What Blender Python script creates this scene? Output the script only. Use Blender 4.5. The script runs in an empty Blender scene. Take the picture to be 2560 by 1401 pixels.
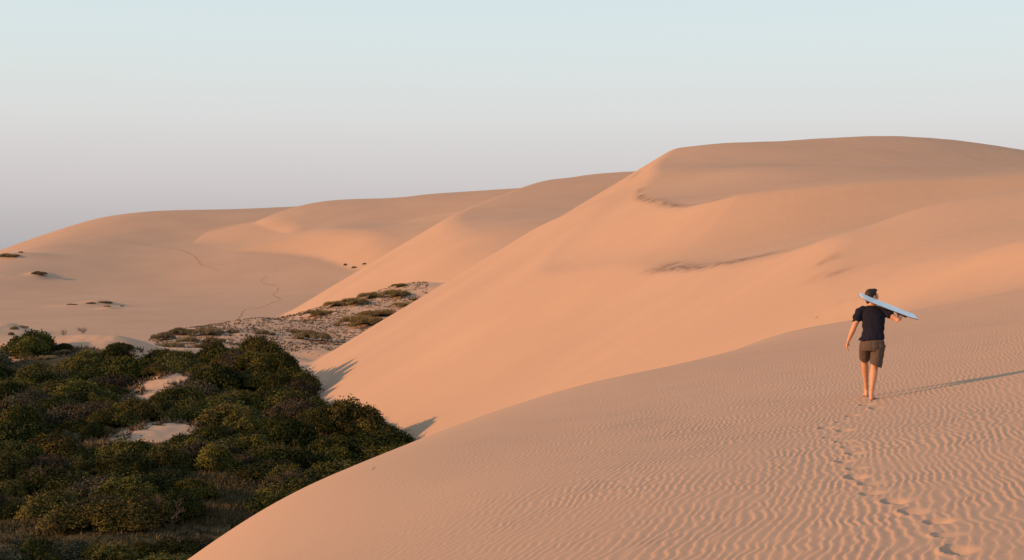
import bpy, bmesh, math, random
import numpy as np
from mathutils import Vector, Matrix

# ---------------------------------------------------------------- camera, world, sun, exposure
SC = bpy.context.scene
COL = SC.collection
F, CX, CY = 3556.0, 1280.0, 700.5          # focal length and centre in photograph pixels

cam_d = bpy.data.cameras.new("camera")
cam = bpy.data.objects.new("camera", cam_d)
COL.objects.link(cam)
cam.location = (0, 0, 0)
cam.rotation_euler = (math.radians(90), 0, 0)
cam_d.sensor_width = 36.0
cam_d.lens = 50.0
cam_d.clip_start = 0.1
cam_d.clip_end = 20000
SC.camera = cam

SUN_EL = math.radians(14.3)
SHADOW_AZ = math.radians(17)               # shadows run along +x, turned this much away from the viewer
to_sun = Vector((-math.cos(SHADOW_AZ) * math.cos(SUN_EL), -math.sin(SHADOW_AZ) * math.cos(SUN_EL), math.sin(SUN_EL)))
sun_d = bpy.data.lights.new("sun", 'SUN')
sun_d.energy = 3.85
sun_d.color = (1.0, 0.485, 0.195)
sun_d.angle = math.radians(0.6)
sun = bpy.data.objects.new("sun", sun_d)
COL.objects.link(sun)
sun.location = to_sun * 200
sun.rotation_euler = to_sun.to_track_quat('Z', 'Y').to_euler()

world = bpy.data.worlds.new("World")
SC.world = world
world.use_nodes = True
wn, wl = world.node_tree.nodes, world.node_tree.links
wn.clear()
w_out = wn.new("ShaderNodeOutputWorld")
w_bg = wn.new("ShaderNodeBackground")
w_sky = wn.new("ShaderNodeTexSky")
w_sky.sky_type = 'NISHITA'
w_sky.sun_disc = False
w_sky.sun_elevation = SUN_EL
w_sky.sun_rotation = math.atan2(to_sun.x, to_sun.y)
w_sky.air_density = 1.0
w_sky.dust_density = 2.0
w_sky.ozone_density = 1.0
w_geo = wn.new("ShaderNodeTexCoord")
w_sep = wn.new("ShaderNodeSeparateXYZ")
w_ramp = wn.new("ShaderNodeValToRGB")
def srgb(r, g, b):
    f = lambda c: (c / 255 / 12.92) if c / 255 <= 0.04045 else ((c / 255 + 0.055) / 1.055) ** 2.4
    return (f(r), f(g), f(b), 1)
EXPOSURE = 0.55
_k = 2 ** -EXPOSURE
stops = [(0.0, (168, 165, 171)), (0.0375, (187, 181, 185)), (0.067, (205, 198, 200)), (0.088, (212, 206, 207)), (0.112, (218, 217, 216)),
         (0.145, (219, 225, 223)), (0.177, (217, 228, 229)), (0.25, (212, 225, 231)), (0.5, (194, 209, 221)), (1.0, (156, 177, 201))]
el = w_ramp.color_ramp.elements
while len(el) > 1:
    el.remove(el[-1])
for i, (p, c) in enumerate(stops):
    e = el[0] if i == 0 else el.new(p)
    e.position = p
    e.color = srgb(*c)
wl.new(w_geo.outputs["Generated"], w_sep.inputs[0])
wl.new(w_sep.outputs["Z"], w_ramp.inputs[0])
w_scale = wn.new("ShaderNodeMixRGB"); w_scale.blend_type = 'MULTIPLY'; w_scale.inputs[0].default_value = 1
w_scale.inputs[2].default_value = (_k * 1.09 / 0.1, _k * 1.09 / 0.1, _k * 1.09 / 0.1, 1)
wl.new(w_ramp.outputs[0], w_scale.inputs[1])
w_mix = wn.new("ShaderNodeMixRGB"); w_mix.inputs[0].default_value = 0.85    # hazy evening air over the clear-sky model
wl.new(w_sky.outputs[0], w_mix.inputs[1])
wl.new(w_scale.outputs[0], w_mix.inputs[2])
wl.new(w_mix.outputs[0], w_bg.inputs[0])
w_bg.inputs[1].default_value = 0.1
wl.new(w_bg.outputs[0], w_out.inputs[0])

SC.view_settings.view_transform = 'Standard'
SC.view_settings.look = 'None'
SC.view_settings.exposure = EXPOSURE
SC.view_settings.gamma = 1.0
SC.render.engine = 'CYCLES'
SC.cycles.max_bounces = 5
SC.cycles.diffuse_bounces = 3
SC.cycles.transparent_max_bounces = 4

# ---------------------------------------------------------------- helpers
rng = np.random.default_rng(7)
random.seed(7)

def P(px, py, d):
    """Point at depth d seen at photograph pixel (px, py)."""
    return ((px - CX) / F * d, d, -(py - CY) / F * d)

class TPS:
    """Smooth height surface through scattered points."""
    def __init__(self, pts, lam=1e-3):
        p = np.array(pts, float)
        self.c = p[:, :2].mean(0); self.s = max(p[:, 0].std(), p[:, 1].std())
        q = (p[:, :2] - self.c) / self.s
        n = len(q)
        r2 = ((q[:, None] - q[None]) ** 2).sum(-1)
        K = 0.5 * r2 * np.log(r2 + 1e-12)
        A = np.zeros((n + 3, n + 3)); A[:n, :n] = K + lam * np.eye(n)
        A[:n, n] = 1; A[:n, n + 1:] = q; A[n, :n] = 1; A[n + 1:, :n] = q.T
        b = np.zeros(n + 3); b[:n] = p[:, 2]
        self.w = np.linalg.solve(A, b); self.q = q
    def __call__(self, x, y):
        x = np.asarray(x, float); y = np.asarray(y, float)
        sh = x.shape
        X = (x.ravel() - self.c[0]) / self.s; Y = (y.ravel() - self.c[1]) / self.s
        out = np.empty(X.size)
        n = len(self.q)
        for a in range(0, X.size, 60000):
            u, v = X[a:a + 60000], Y[a:a + 60000]
            r2 = (u[:, None] - self.q[None, :, 0]) ** 2 + (v[:, None] - self.q[None, :, 1]) ** 2
            out[a:a + 60000] = (0.5 * r2 * np.log(r2 + 1e-12)) @ self.w[:n] + self.w[n] + self.w[n + 1] * u + self.w[n + 2] * v
        return out.reshape(sh)

def catmull(pts, n=10):
    p = [np.array(a, float) for a in pts]
    p = [2 * p[0] - p[1]] + p + [2 * p[-1] - p[-2]]
    out = []
    for i in range(1, len(p) - 2):
        for k in range(n):
            t = k / n
            out.append(0.5 * ((2 * p[i]) + (-p[i - 1] + p[i + 1]) * t + (2 * p[i - 1] - 5 * p[i] + 4 * p[i + 1] - p[i + 2]) * t * t
                              + (-p[i - 1] + 3 * p[i] - 3 * p[i + 1] + p[i + 2]) * t ** 3))
    out.append(p[-2])
    return np.array(out)

class Curve:
    """Signed distance (metres) to a plan curve; positive on the right-hand side walking along it."""
    def __init__(self, pts, n=6):
        self.p = catmull(pts, n) if len(pts) > 2 else np.array(pts, float)
    def __call__(self, x, y):
        sh = np.shape(x); x = np.ravel(x); y = np.ravel(y)
        best = np.full(x.size, 1e18); bp = np.zeros(x.size); sg = np.zeros(x.size); tt = np.zeros(x.size)
        N = len(self.p) - 1
        for i in range(N):
            a, b = self.p[i], self.p[i + 1]
            e = b - a; L2 = e @ e + 1e-12
            t = ((x - a[0]) * e[0] + (y - a[1]) * e[1]) / L2
            tc = np.clip(t, 0, 1)
            if i == 0: tc = np.minimum(t, 1)
            if i == N - 1: tc = np.maximum(t, 0)
            if i == 0 and i == N - 1: tc = t
            dx = x - a[0] - tc * e[0]; dy = y - a[1] - tc * e[1]
            d2 = dx * dx + dy * dy
            cr = e[0] * (y - a[1]) - e[1] * (x - a[0])
            pp = np.abs(cr) / math.sqrt(L2)
            m = (d2 < best * (1 - 1e-9)) | ((d2 <= best * (1 + 1e-9)) & (pp > bp))
            best[m] = d2[m]; bp[m] = pp[m]
            sg[m] = np.where(cr[m] > 0, -1, 1)
            tt[m] = (i + np.clip(t[m], 0, 1)) / N
        self.t = tt.reshape(sh)
        return (np.sqrt(best) * sg).reshape(sh)

def smin(a, b, k):
    h = np.clip(0.5 + 0.5 * (b - a) / k, 0, 1)
    return b * (1 - h) + a * h - k * h * (1 - h)
def smax(a, b, k):
    return -smin(-a, -b, k)
def sstep(a, b, x):
    t = np.clip((x - a) / (b - a), 0, 1)
    return t * t * (3 - 2 * t)

_perm = rng.permutation(512); _perm = np.concatenate([_perm, _perm])
_ang = rng.uniform(0, 2 * np.pi, 1024); _gx, _gy = np.cos(_ang), np.sin(_ang)
def noise(x, y):
    """2-D gradient noise, about -0.7..0.7."""
    xi = np.floor(x).astype(np.int64); yi = np.floor(y).astype(np.int64)
    xf = x - xi; yf = y - yi
    xi &= 511; yi &= 511
    u = xf * xf * xf * (xf * (xf * 6 - 15) + 10); v = yf * yf * yf * (yf * (yf * 6 - 15) + 10)
    def g(ix, iy, dx, dy):
        h = _perm[(_perm[ix & 511] + iy) & 511]
        return _gx[h] * dx + _gy[h] * dy
    a = g(xi, yi, xf, yf); b = g(xi + 1, yi, xf - 1, yf)
    c = g(xi, yi + 1, xf, yf - 1); d = g(xi + 1, yi + 1, xf - 1, yf - 1)
    return (a * (1 - u) + b * u) * (1 - v) + (c * (1 - u) + d * u) * v

# ---------------------------------------------------------------- terrain: heights of the dunes and the valley
# foreground dune: gently domed, rolling over to the left and the back
FG_PTS = [P(2385, 1380, 9.1), P(1280, 1401, 11.3), P(2560, 1401, 8.5), P(1900, 1150, 15.7), P(1500, 1150, 18.3), P(1200, 1250, 15.7),
          P(2182, 1001, 22.0), P(2400, 900, 27.5), P(2560, 1000, 19.2), P(485, 1401, 16.5), P(800, 1195, 22), P(970, 1120, 26.5),
          P(1290, 1010, 34), P(1500, 945, 40), P(1700, 905, 45), P(1775, 878, 51), P(1850, 858, 54), P(1950, 826, 57), P(2060, 816, 55), P(2060, 834, 50), P(2300, 785, 52), P(2560, 722, 52), (16, 62, -1.7), (24, 66, -0.9),
          P(1800, 960, 31), P(2100, 900, 33), P(2450, 800, 40),
          (0, 0, -1.85), (-3, 3, -2.45), (4, 2, -1.4), (0, -12, -1.6), (8, -10, -0.8), (-6, -8, -2.4), (12, 6, -0.9), (16, 20, 0.1), (24, 36, 1.2)]
fg_tps = TPS(FG_PTS, 2e-3)
fg_brink = Curve([(-9, -30), (-6.4, -6), (-5.4, 4), (-3.6, 10), (-3.35, 16.5), (-3.2, 22), (-2.95, 26.5), (-1.1, 34), (1.2, 40), (4.3, 46), (7.0, 51), (9.8, 56.5), (13.5, 61), (19, 66), (34, 74)])
def h_fg(x, y):
    s = fg_brink(x, y)
    w = 0.9
    roll = w * np.log1p(np.exp(np.clip(-s / w - 0.6, -30, 30)))
    far = np.clip(np.hypot(x, y) - 70, 0, None)
    return np.clip(fg_tps(x, y), -6, 4) - 0.62 * roll - 0.05 * far

# tall dune: slip face at the angle of repose above its toe, cut by stepped terraces
d1_toe = Curve([(70, 18), (34, 26), (10, 42), (-3, 64), (-7, 90), (-10, 118), (-18.5, 141), (-25, 178), (-30.5, 226), (-27, 275), (-8, 330), (40, 380)])
d1u_toe = Curve([(90, 93), (60, 93.5), (36, 95), (18, 98.5), (4, 105), (-4.5, 112), (-11, 121.5), (-18.3, 142), (-24.8, 178), (-30.4, 226), (-27, 275), (-8, 330), (40, 380)])
def s1(x, y): return -13.0 + 0.605 * d1_toe(x, y)
def s1u(x, y): return -13.0 + 0.605 * d1u_toe(x, y)
def on(f, px, py, d0=40, d1=420, dz=0.0):
    """Point where the sight line through a pixel first meets the surface f."""
    d = np.linspace(d0, d1, 4000)
    x, y, z = P(px, py, d)
    m = f(x, y) >= z
    i = int(np.argmax(m)) if m.any() else len(d) - 1
    return (float(x[i]), float(y[i]), float(z[i]) + dz)
def w(*a): return a
TOPU = [on(s1u, 1600, 488), on(s1u, 1640, 500), on(s1u, 1700, 515), on(s1u, 1765, 506), on(s1u, 1830, 490), on(s1u, 1608, 465), on(s1u, 1625, 432, dz=0.3),
        P(1700, 428, 187), P(1672, 386, 219), P(1750, 367, 224), P(1820, 358, 229), P(1950, 354, 233), P(2180, 341, 239), P(2370, 350, 239), P(2560, 376, 236), P(2900, 420, 234),
        P(2000, 418, 197), P(2300, 412, 198), P(2600, 425, 198), P(1850, 440, 172), P(1780, 470, 162), P(1720, 490, 157),
        P(1820, 410, 285), P(2180, 420, 310), P(2560, 460, 300), P(1660, 430, 275)]
topu = TPS(TOPU, 1e-3)
TOPL = [on(s1, 1610, 675), on(s1, 1700, 673), on(s1, 1800, 660), on(s1, 1880, 648), on(s1, 1960, 630),
        P(1640, 640, 146), P(1700, 622, 143), P(1850, 600, 142), P(2000, 560, 145), P(2050, 520, 150), P(2300, 482, 156), P(2200, 440, 171), P(2560, 440, 166),
        P(1950, 430, 181), P(2250, 428, 177), P(2560, 428, 173), P(2900, 428, 170), P(1860, 446, 174), P(2560, 500, 202), P(2200, 500, 208), P(1950, 500, 208),
        P(2100, 592, 88), P(2300, 522, 87), P(2560, 472, 88), P(2400, 512, 120), P(2560, 468, 130), P(2200, 556, 120), P(2040, 590, 120),
        P(2200, 602, 80), P(2560, 522, 79), P(2560, 562, 73), P(2300, 605, 75.5), P(2150, 642, 77.5),
        on(s1, 2072, 655), on(s1, 2090, 690), P(2200, 662, 72.5), P(2560, 604, 65), P(2560, 652, 58.3), P(2300, 695, 60), P(2190, 722, 63), on(s1, 2080, 760, dz=0.3),
        P(2250, 752, 57), P(2560, 692, 55.4), P(2560, 722, 53), P(2300, 786, 53), on(s1, 1980, 760, dz=1.0), on(s1, 1850, 800, dz=2.0), on(s1, 1900, 700, dz=2.0),
        (50, 60, 3.0), (70, 100, 9.0), (90, 160, 14.0), (40, 40, 1.5)]
topl = TPS(TOPL, 1e-3)
def h_d1(x, y):
    up = smin(s1u(x, y), topu(x, y), 0.5)
    lo = smin(s1(x, y), topl(x, y), 0.4)
    r = np.hypot(x, y)
    lim = 40 - 0.4 * np.clip(r - 330, 0, None) - 0.3 * np.clip(x - 120, 0, None)
    fine = 0.12 * noise(y / 2.6 + x / 40, x / 22) + 0.075 * noise(y / 0.9, x / 14 + 7) + 0.10 * noise(x / 9, y / 9) + 0.012 * noise(x / 0.7, y / 0.9)
    return np.minimum(smax(up, lo, 2.2) + fine, lim)

# second dune behind it
d2_toe = Curve([(40, 250), (0, 285), (-30, 325), (-55, 372), (-71, 429), (-73, 480), (-62, 545), (-20, 620), (60, 680)])
def s2(x, y): return -12.0 + 0.6 * d2_toe(x, y)
TOP2 = [on(s2, 1160, 517, 300, 700), on(s2, 1120, 560, 300, 700, 0.5), P(1186, 480, 498), P(1240, 462, 510), P(1310, 450, 520), P(1400, 447, 525), P(1480, 436, 530), P(1580, 430, 535), P(1750, 425, 540),
        P(1300, 500, 466), P(1450, 480, 476), P(1250, 580, 368), P(1400, 540, 404), P(1600, 500, 450), P(1200, 520, 456), on(s2, 1100, 640, 250, 700, 2), on(s2, 1180, 660, 250, 700, 1),
        P(1240, 520, 600), P(1400, 520, 620), P(1600, 520, 640), (60, 300, 14), (100, 420, 28)]
top2 = TPS(TOP2, 1e-3)
def h_d2(x, y):
    r = np.hypot(x, y)
    lim = 46 - 0.4 * np.clip(r - 640, 0, None) - 0.3 * np.clip(x - 160, 0, None)
    return np.minimum(smin(s2(x, y), top2(x, y), 2.0), lim)

# valley floor with scrub, the pale plain behind it and the far dune's long back
BASE = [P(0, 1400, 67), P(300, 1390, 68), P(560, 1300, 78), P(400, 1200, 93), P(100, 1150, 105), P(390, 1075, 124), P(640, 1150, 104), P(850, 1150, 103), P(700, 1040, 138),
        P(560, 985, 158), P(650, 930, 178), P(450, 990, 155), P(150, 960, 172), P(400, 955, 168), P(300, 885, 205), P(150, 880, 215), P(250, 862, 232), P(40, 885, 210), P(750, 950, 182), P(740, 905, 222),
        P(-600, 1300, 78), P(-400, 1000, 150), P(-600, 900, 230), (0, 100, -14), (10, 60, -14.5), (30, 150, -14), (60, 250, -14), (0, -40, -15), (-30, 20, -14.5), (-80, 60, -13.5), (-70, 0, -15), (-150, 150, -13),
        P(0, 860, 268), P(300, 848, 290), P(500, 845, 310), P(620, 812, 380), P(300, 800, 400), P(0, 800, 400), P(700, 790, 435), P(300, 760, 480), P(100, 705, 560), P(400, 690, 585), P(700, 700, 560), P(880, 672, 570),
        P(790, 641, 605), P(620, 630, 625), P(300, 640, 630), P(0, 668, 580), P(450, 600, 690), P(250, 600, 680), P(80, 622, 650),
        P(-250, 725, 640), P(0, 633, 700), P(80, 601, 720), P(160, 572, 740), P(250, 545, 760), P(380, 532, 790), P(540, 527, 805), P(740, 517, 820), P(1000, 515, 840),
        P(0, 720, 860), P(250, 640, 960), P(540, 610, 1000), P(800, 600, 1020), P(-300, 760, 900), P(-600, 760, 500), (300, 500, -5), (300, 800, 0), (200, 300, -8), (-400, 300, -12), (-400, 900, -15)]
base_tps = TPS(BASE, 2e-4)
KNOB = [P(340, 852, 262), P(420, 830, 268), P(500, 820, 274), P(570, 812, 280), P(640, 798, 286), P(700, 806, 292), P(760, 800, 298), P(800, 775, 306), P(870, 752, 316), P(950, 730, 326), P(1005, 712, 332), P(1060, 720, 336),
        P(700, 893, 232), P(600, 872, 238), P(820, 850, 262), P(450, 872, 238), P(900, 800, 284), P(980, 762, 304), P(800, 890, 232), P(640, 830, 266), P(760, 830, 272), P(300, 890, 236), P(540, 845, 258), P(860, 775, 300),
        P(500, 850, 316), P(640, 845, 330), P(760, 835, 345), P(870, 810, 362), P(1000, 780, 380), P(340, 870, 300), (10, 340, 4)]
knob_tps = TPS(KNOB, 1e-3)
BUMPS = [  # px, py (base), depth, half width, half depth, height
    (98, 692, 545, 4.5, 5, 1.9), (40, 696, 540, 13, 4, 0.9), (262, 766, 452, 7, 4, 1.2), (225, 766, 455, 7, 5, 1.3), (175, 769, 450, 8, 4, 0.8), (272, 773, 440, 3, 3, 0.8),
    (22, 834, 258, 5, 6, 2.3), (60, 838, 254, 3.5, 5, 0.9), (-60, 840, 256, 8, 8, 2.0), (20, 648, 640, 16, 10, 2.5),
    (600, 950, 166, 8, 9, 1.3), (690, 975, 160, 6, 9, 2.2), (500, 985, 152, 8, 7, 1.2), (880, 1110, 108, 5, 6, 1.6), (760, 1090, 118, 6, 5, 1.0),
    (380, 1090, 121, 6, 5, 1.4), (400, 975, 160, 4, 6, 0.9), (310, 890, 202, 7, 8, 1.8), (130, 885, 212, 10, 9, 2.5), (290, 1300, 80, 6, 4, 0.6), (150, 930, 180, 10, 8, 1.8)]
BUMP_XY = {(b[0], b[1]): on(base_tps, b[0], b[1], 60, 900)[:2] for b in BUMPS}
def h_base(x, y):
    z = base_tps(x, y)
    r = np.hypot(x, y)
    for px, py, d, a, b, h in BUMPS:
        bx, by = BUMP_XY[(px, py)]
        z = z + h * np.exp(-((x - bx) / a) ** 2 - ((y - by) / b) ** 2)
    m = sstep(40, 90, r) * (1 - sstep(235, 330, r))
    z = z + m * (0.9 * noise(x / 14, y / 14) + 0.35 * noise(x / 4.5 + 9, y / 4.5) + 0.10 * noise(x / 1.3, y / 1.3 + 5))
    lim = 60 - 0.35 * np.clip(r - 830, 0, None) - 0.12 * np.clip(np.abs(x) - 300, 0, None) - 60 * sstep(-40, -160, y)
    z = np.minimum(z, lim)
    z = np.maximum(z, -26.0)
    kb = knob_tps(x, y) + 0.5 * noise(x / 9, y / 9) + 0.18 * noise(x / 2.5, y / 2.5)
    kb = kb - 0.5 * np.clip(-64 - x, 0, None) - 0.4 * np.clip(x - 5, 0, None) - 0.5 * np.clip(238 - r, 0, None) - 0.5 * np.clip(r - 350, 0, None)
    return smax(z, kb, 0.6)

# third dune: low slip face at its foot, upper step above it
d3_toe = Curve([(-30, 545), (-60, 562), (-82, 600), (-111, 622), (-150, 640), (-220, 650)])
d3u_toe = Curve([(-110, 668), (-122, 690), (-128, 712), (-120, 760), (-90, 800)])
T3L = [(P(700, 597, 640)), P(760, 581, 635), P(835, 572, 625), P(880, 577, 612), P(940, 590, 596), P(1000, 609, 576), P(640, 602, 655), P(560, 605, 668),
       P(640, 558, 700), P(800, 545, 690), P(1000, 560, 640), P(1100, 575, 590), P(1150, 560, 600), P(500, 590, 700), P(900, 535, 700), P(1150, 530, 640), P(850, 560, 800), P(1150, 560, 800)]
t3l = TPS(T3L, 1e-3)
T3U = [P(740, 515, 722), P(790, 506, 730), P(850, 500, 738), P(920, 497, 745), P(990, 496, 750), P(1060, 487, 752), P(1170, 480, 755), P(1350, 470, 760), P(690, 536, 706), P(800, 535, 690), P(1000, 530, 680), P(1150, 520, 670),
       P(800, 560, 860), P(1000, 560, 880), P(1200, 560, 880), P(800, 578, 650), P(1000, 592, 620), P(1100, 602, 570), P(900, 602, 612)]
t3u = TPS(T3U, 1e-3)
def h_d3(x, y, b):
    r = np.hypot(x, y)
    lim = 60 - 0.5 * np.clip(r - 800, 0, None) - 0.3 * np.clip(x - 120, 0, None)
    lo = smin(d3_toe(x, y) * 0.5 + b - 0.4, t3l(x, y), 3.0)
    du = d3u_toe(x, y)
    up = smin(t3l(x, y) + 0.30 * du, t3u(x, y), 2.0) - 30 * sstep(-1.0, -8.0, du) - 60 * (1 - sstep(612, 640, r))
    gate = 80 * (1 - sstep(-190, -150, x)) + 80 * (1 - sstep(520, 545, r))
    return np.minimum(np.maximum(lo, up) - gate, lim)

NAMES = ["foreground_dune", "tall_dune", "valley_floor", "middle_dune", "far_dune"]
def heights(x, y):
    """Total height and the index of the piece of terrain on top."""
    x = np.asarray(x, float); y = np.asarray(y, float)
    r = np.hypot(x, y)
    L = np.full((5,) + x.shape, -60.0)
    def put(k, m, f):
        if m.any():
            L[k][m] = f(x[m], y[m])
    put(2, np.ones_like(r, bool), h_base)
    put(0, r < 120, h_fg)
    put(1, (r > 25) & (r < 460) & (y > 0), h_d1)
    put(3, (r > 200) & (r < 800) & (y > 0), h_d2)
    m = (r > 500) & (r < 1100) & (y > 0)
    if m.any():
        L[4][m] = h_d3(x[m], y[m], L[2][m])
    idx = L.argmax(0)
    z = smax(smax(L[0], L[1], 1.8), L[2], 0.5)
    z = np.maximum(z, smax(L[3], L[2], 0.8))
    z = np.maximum(z, smax(L[4], L[2], 1.0))
    return z, idx

# small relief on the sand: wind ripples and the walker's footprints
CREST = np.array((0.27, 0.963)); ACROSS = np.array((0.963, -0.27))
FOOT_PX = [(2161, 1013), (2187, 1021), (2127, 1039), (2100, 1054), (2060, 1071), (2107, 1077), (2073, 1094), (2104, 1105), (2121, 1118), (2133, 1134), (2106, 1154),
           (2136, 1171), (2134, 1194), (2169, 1211), (2173, 1235), (2230, 1256), (2276, 1282), (2339, 1305), (2360, 1339), (2387, 1378)]
FEET = [on(lambda x, y: h_fg(x, y), px, py, 5, 40) for px, py in FOOT_PX]
def ripples(x, y, amp_far=1.0):
    u = x * ACROSS[0] + y * ACROSS[1]
    v = x * CREST[0] + y * CREST[1]
    lam = 0.078
    warp = 0.15 * noise(u / 1.9, v / 2.4) + 0.06 * noise(u / 0.6 + 31, v / 0.7) + 0.045 * noise(u / 0.22 + 7, v / 0.26 + 3) + 0.012 * noise(u / 0.09, v / 0.12) + 0.4 * noise(u / 6, v / 7 + 50)
    def wave(ph):
        f = ph - np.floor(ph)
        # steep lee side faces the low sun on the left, long back falls away to the right
        g = np.where(f < 0.28, f / 0.56, 0.5 + (f - 0.28) / 1.44)
        return 0.5 - 0.5 * np.cos(2 * np.pi * g)
    p1 = (u + warp) / lam
    p2 = (u + warp * 0.8 + 0.10 * noise(u / 0.7 + 90, v / 0.8)) / (lam * 1.25) + 0.37
    m = sstep(-0.15, 0.20, noise(u / 0.6 + 12, v / 0.75 + 40))
    hgt = wave(p1) * (1 - m) + wave(p2) * m
    amp = 0.0086 * (0.8 + 0.75 * noise(u / 1.3 + 3, v / 1.7) + 0.35 * noise(u / 0.35 + 3, v / 0.3))
    s = fg_brink(x, y)
    amp = amp * (0.22 + 0.78 * sstep(0.3, 6.0, s)) * (1 - sstep(46, 57, np.hypot(x, y)))
    return amp * hgt + 0.02 * noise(u / 1.7, v / 2.6) * sstep(0.5, 3, s)
def footprints(x, y, dz):
    m = (x > -1) & (x < 9) & (y > 5) & (y < 26)
    xs, ys = x[m], y[m]; add = np.zeros_like(xs); flat = np.zeros_like(xs)
    n = len(FEET)
    for i, (fx, fy, _) in enumerate(FEET):
        nx, ny, _ = FEET[max(i - 1, 0)]
        px, py, _ = FEET[min(i + 1, n - 1)]
        ax, ay = nx - px, ny - py; L = math.hypot(ax, ay) + 1e-6; ax, ay = ax / L, ay / L
        ax, ay = 0.5 * ax + 0.5 * 0.2, 0.5 * ay + 0.5; L = math.hypot(ax, ay); ax, ay = ax / L, ay / L
        du = (xs - fx) * ax + (ys - fy) * ay
        dv = -(xs - fx) * ay + (ys - fy) * ax
        q = (du / (0.110 + 0.03 * math.sin(i * 1.7))) ** 2 + (dv / np.where(dv > 0, 0.066, 0.115)) ** 2
        deep = (0.044, 0.028, 0.052, 0.018, 0.038)[i % 5]
        add -= deep * np.exp(-q ** 1.6) * (1 + 0.25 * noise(xs / 0.06 + i, ys / 0.08))
        rim = np.exp(-((np.sqrt(q) - 1.45) / 0.33) ** 2)
        add += (0.013 + 0.006 * np.sin(i * 2.1)) * rim * (0.55 + 0.45 * np.tanh(dv / 0.03)) * (1 + 0.8 * noise(xs / 0.05, ys / 0.05))
        flat = np.maximum(flat, np.exp(-(q / 3.5) ** 2))
    dz[m] = dz[m] * (1 - 0.9 * flat) + add
    return dz

# what the sand carries: streaks of darker colour along the terrace lips, plant litter under the scrub
def hit(px, py, d0=40, d1=420):
    return on(lambda x, y: heights(x, y)[0], px, py, d0, d1)
def plan(pxs, d0=40, d1=420): return Curve([hit(*p, d0, d1)[:2] for p in pxs], 4)
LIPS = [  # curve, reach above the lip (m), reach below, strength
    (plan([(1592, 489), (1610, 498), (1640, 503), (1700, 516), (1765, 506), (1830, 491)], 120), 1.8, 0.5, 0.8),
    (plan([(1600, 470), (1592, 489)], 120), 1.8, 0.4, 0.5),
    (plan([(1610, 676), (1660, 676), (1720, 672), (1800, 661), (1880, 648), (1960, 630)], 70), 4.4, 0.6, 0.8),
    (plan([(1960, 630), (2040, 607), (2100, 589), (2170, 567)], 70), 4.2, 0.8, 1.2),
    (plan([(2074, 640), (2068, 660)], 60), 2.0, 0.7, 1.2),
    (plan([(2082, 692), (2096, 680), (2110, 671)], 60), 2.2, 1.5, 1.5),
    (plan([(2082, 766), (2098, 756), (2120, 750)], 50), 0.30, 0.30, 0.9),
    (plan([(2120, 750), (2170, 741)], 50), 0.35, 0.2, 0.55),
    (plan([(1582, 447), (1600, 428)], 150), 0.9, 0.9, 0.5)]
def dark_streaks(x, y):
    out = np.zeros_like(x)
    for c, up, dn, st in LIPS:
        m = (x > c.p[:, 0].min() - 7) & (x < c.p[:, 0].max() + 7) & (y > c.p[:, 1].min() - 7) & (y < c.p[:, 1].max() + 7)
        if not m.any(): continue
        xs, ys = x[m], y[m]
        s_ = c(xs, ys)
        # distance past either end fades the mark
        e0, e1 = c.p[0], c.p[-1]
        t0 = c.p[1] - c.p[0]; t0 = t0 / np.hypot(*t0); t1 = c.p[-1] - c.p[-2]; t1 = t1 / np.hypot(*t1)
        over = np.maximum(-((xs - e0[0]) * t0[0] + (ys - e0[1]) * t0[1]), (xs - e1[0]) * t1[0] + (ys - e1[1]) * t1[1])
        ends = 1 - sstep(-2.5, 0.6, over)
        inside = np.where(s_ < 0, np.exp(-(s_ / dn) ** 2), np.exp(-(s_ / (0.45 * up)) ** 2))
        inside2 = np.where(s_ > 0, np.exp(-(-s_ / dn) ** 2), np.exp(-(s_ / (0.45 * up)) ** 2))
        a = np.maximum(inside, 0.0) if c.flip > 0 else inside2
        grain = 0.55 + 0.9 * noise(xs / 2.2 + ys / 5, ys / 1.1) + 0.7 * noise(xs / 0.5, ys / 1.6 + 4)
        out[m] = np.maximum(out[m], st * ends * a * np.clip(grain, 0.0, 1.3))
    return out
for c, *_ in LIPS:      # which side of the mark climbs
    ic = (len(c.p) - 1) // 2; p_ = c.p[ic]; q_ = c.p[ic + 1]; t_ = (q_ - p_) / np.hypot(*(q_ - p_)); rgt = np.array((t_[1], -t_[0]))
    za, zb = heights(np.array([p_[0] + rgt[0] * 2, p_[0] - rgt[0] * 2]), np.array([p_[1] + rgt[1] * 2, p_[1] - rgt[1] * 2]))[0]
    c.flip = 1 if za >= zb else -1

# outline of the scrub in plan, and its clearings (bare sand / grass)
SCRUB = np.array([hit(px, py, 55, 400)[:2] for px, py in [(-260, 1400), (-260, 940), (-60, 912), (40, 908), (75, 880), (150, 872), (235, 868), (262, 878), (300, 872), (372, 878), (420, 905), (470, 912), (520, 905), (600, 904), (668, 912), (718, 938), (748, 985), (775, 1030), (830, 1058), (900, 1072)]]
                 + [(-9.0, 112), (-7.5, 103), (-8, 92), (-10, 80), (-12, 66), (-16, 52), (-40, 50)])
def in_poly(x, y, poly):
    c = np.zeros(np.shape(x), bool)
    n = len(poly)
    for i in range(n):
        (x1, y1), (x2, y2) = poly[i], poly[(i + 1) % n]
        m = (y1 > y) != (y2 > y)
        c ^= m & (x < (x2 - x1) * (y - y1) / (y2 - y1 + 1e-12) + x1)
    return c
CLEAR = []      # (kind, centre x, y, half axes, turn)
def clearing(kind, px0, py0, px1, py1, halfw):
    a = np.array(hit(px0, py0, 55, 400)[:2]); b = np.array(hit(px1, py1, 55, 400)[:2])
    CLEAR.append((kind, a, b, halfw))
clearing('sand', 322, 1108, 440, 1066, 2.4); clearing('sand', 340, 1118, 420, 1090, 1.8)
clearing('sand', 322, 1018, 425, 948, 1.7); clearing('sand', 385, 965, 430, 948, 2.2); clearing('sand', 272, 896, 420, 884, 2.8)
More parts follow.
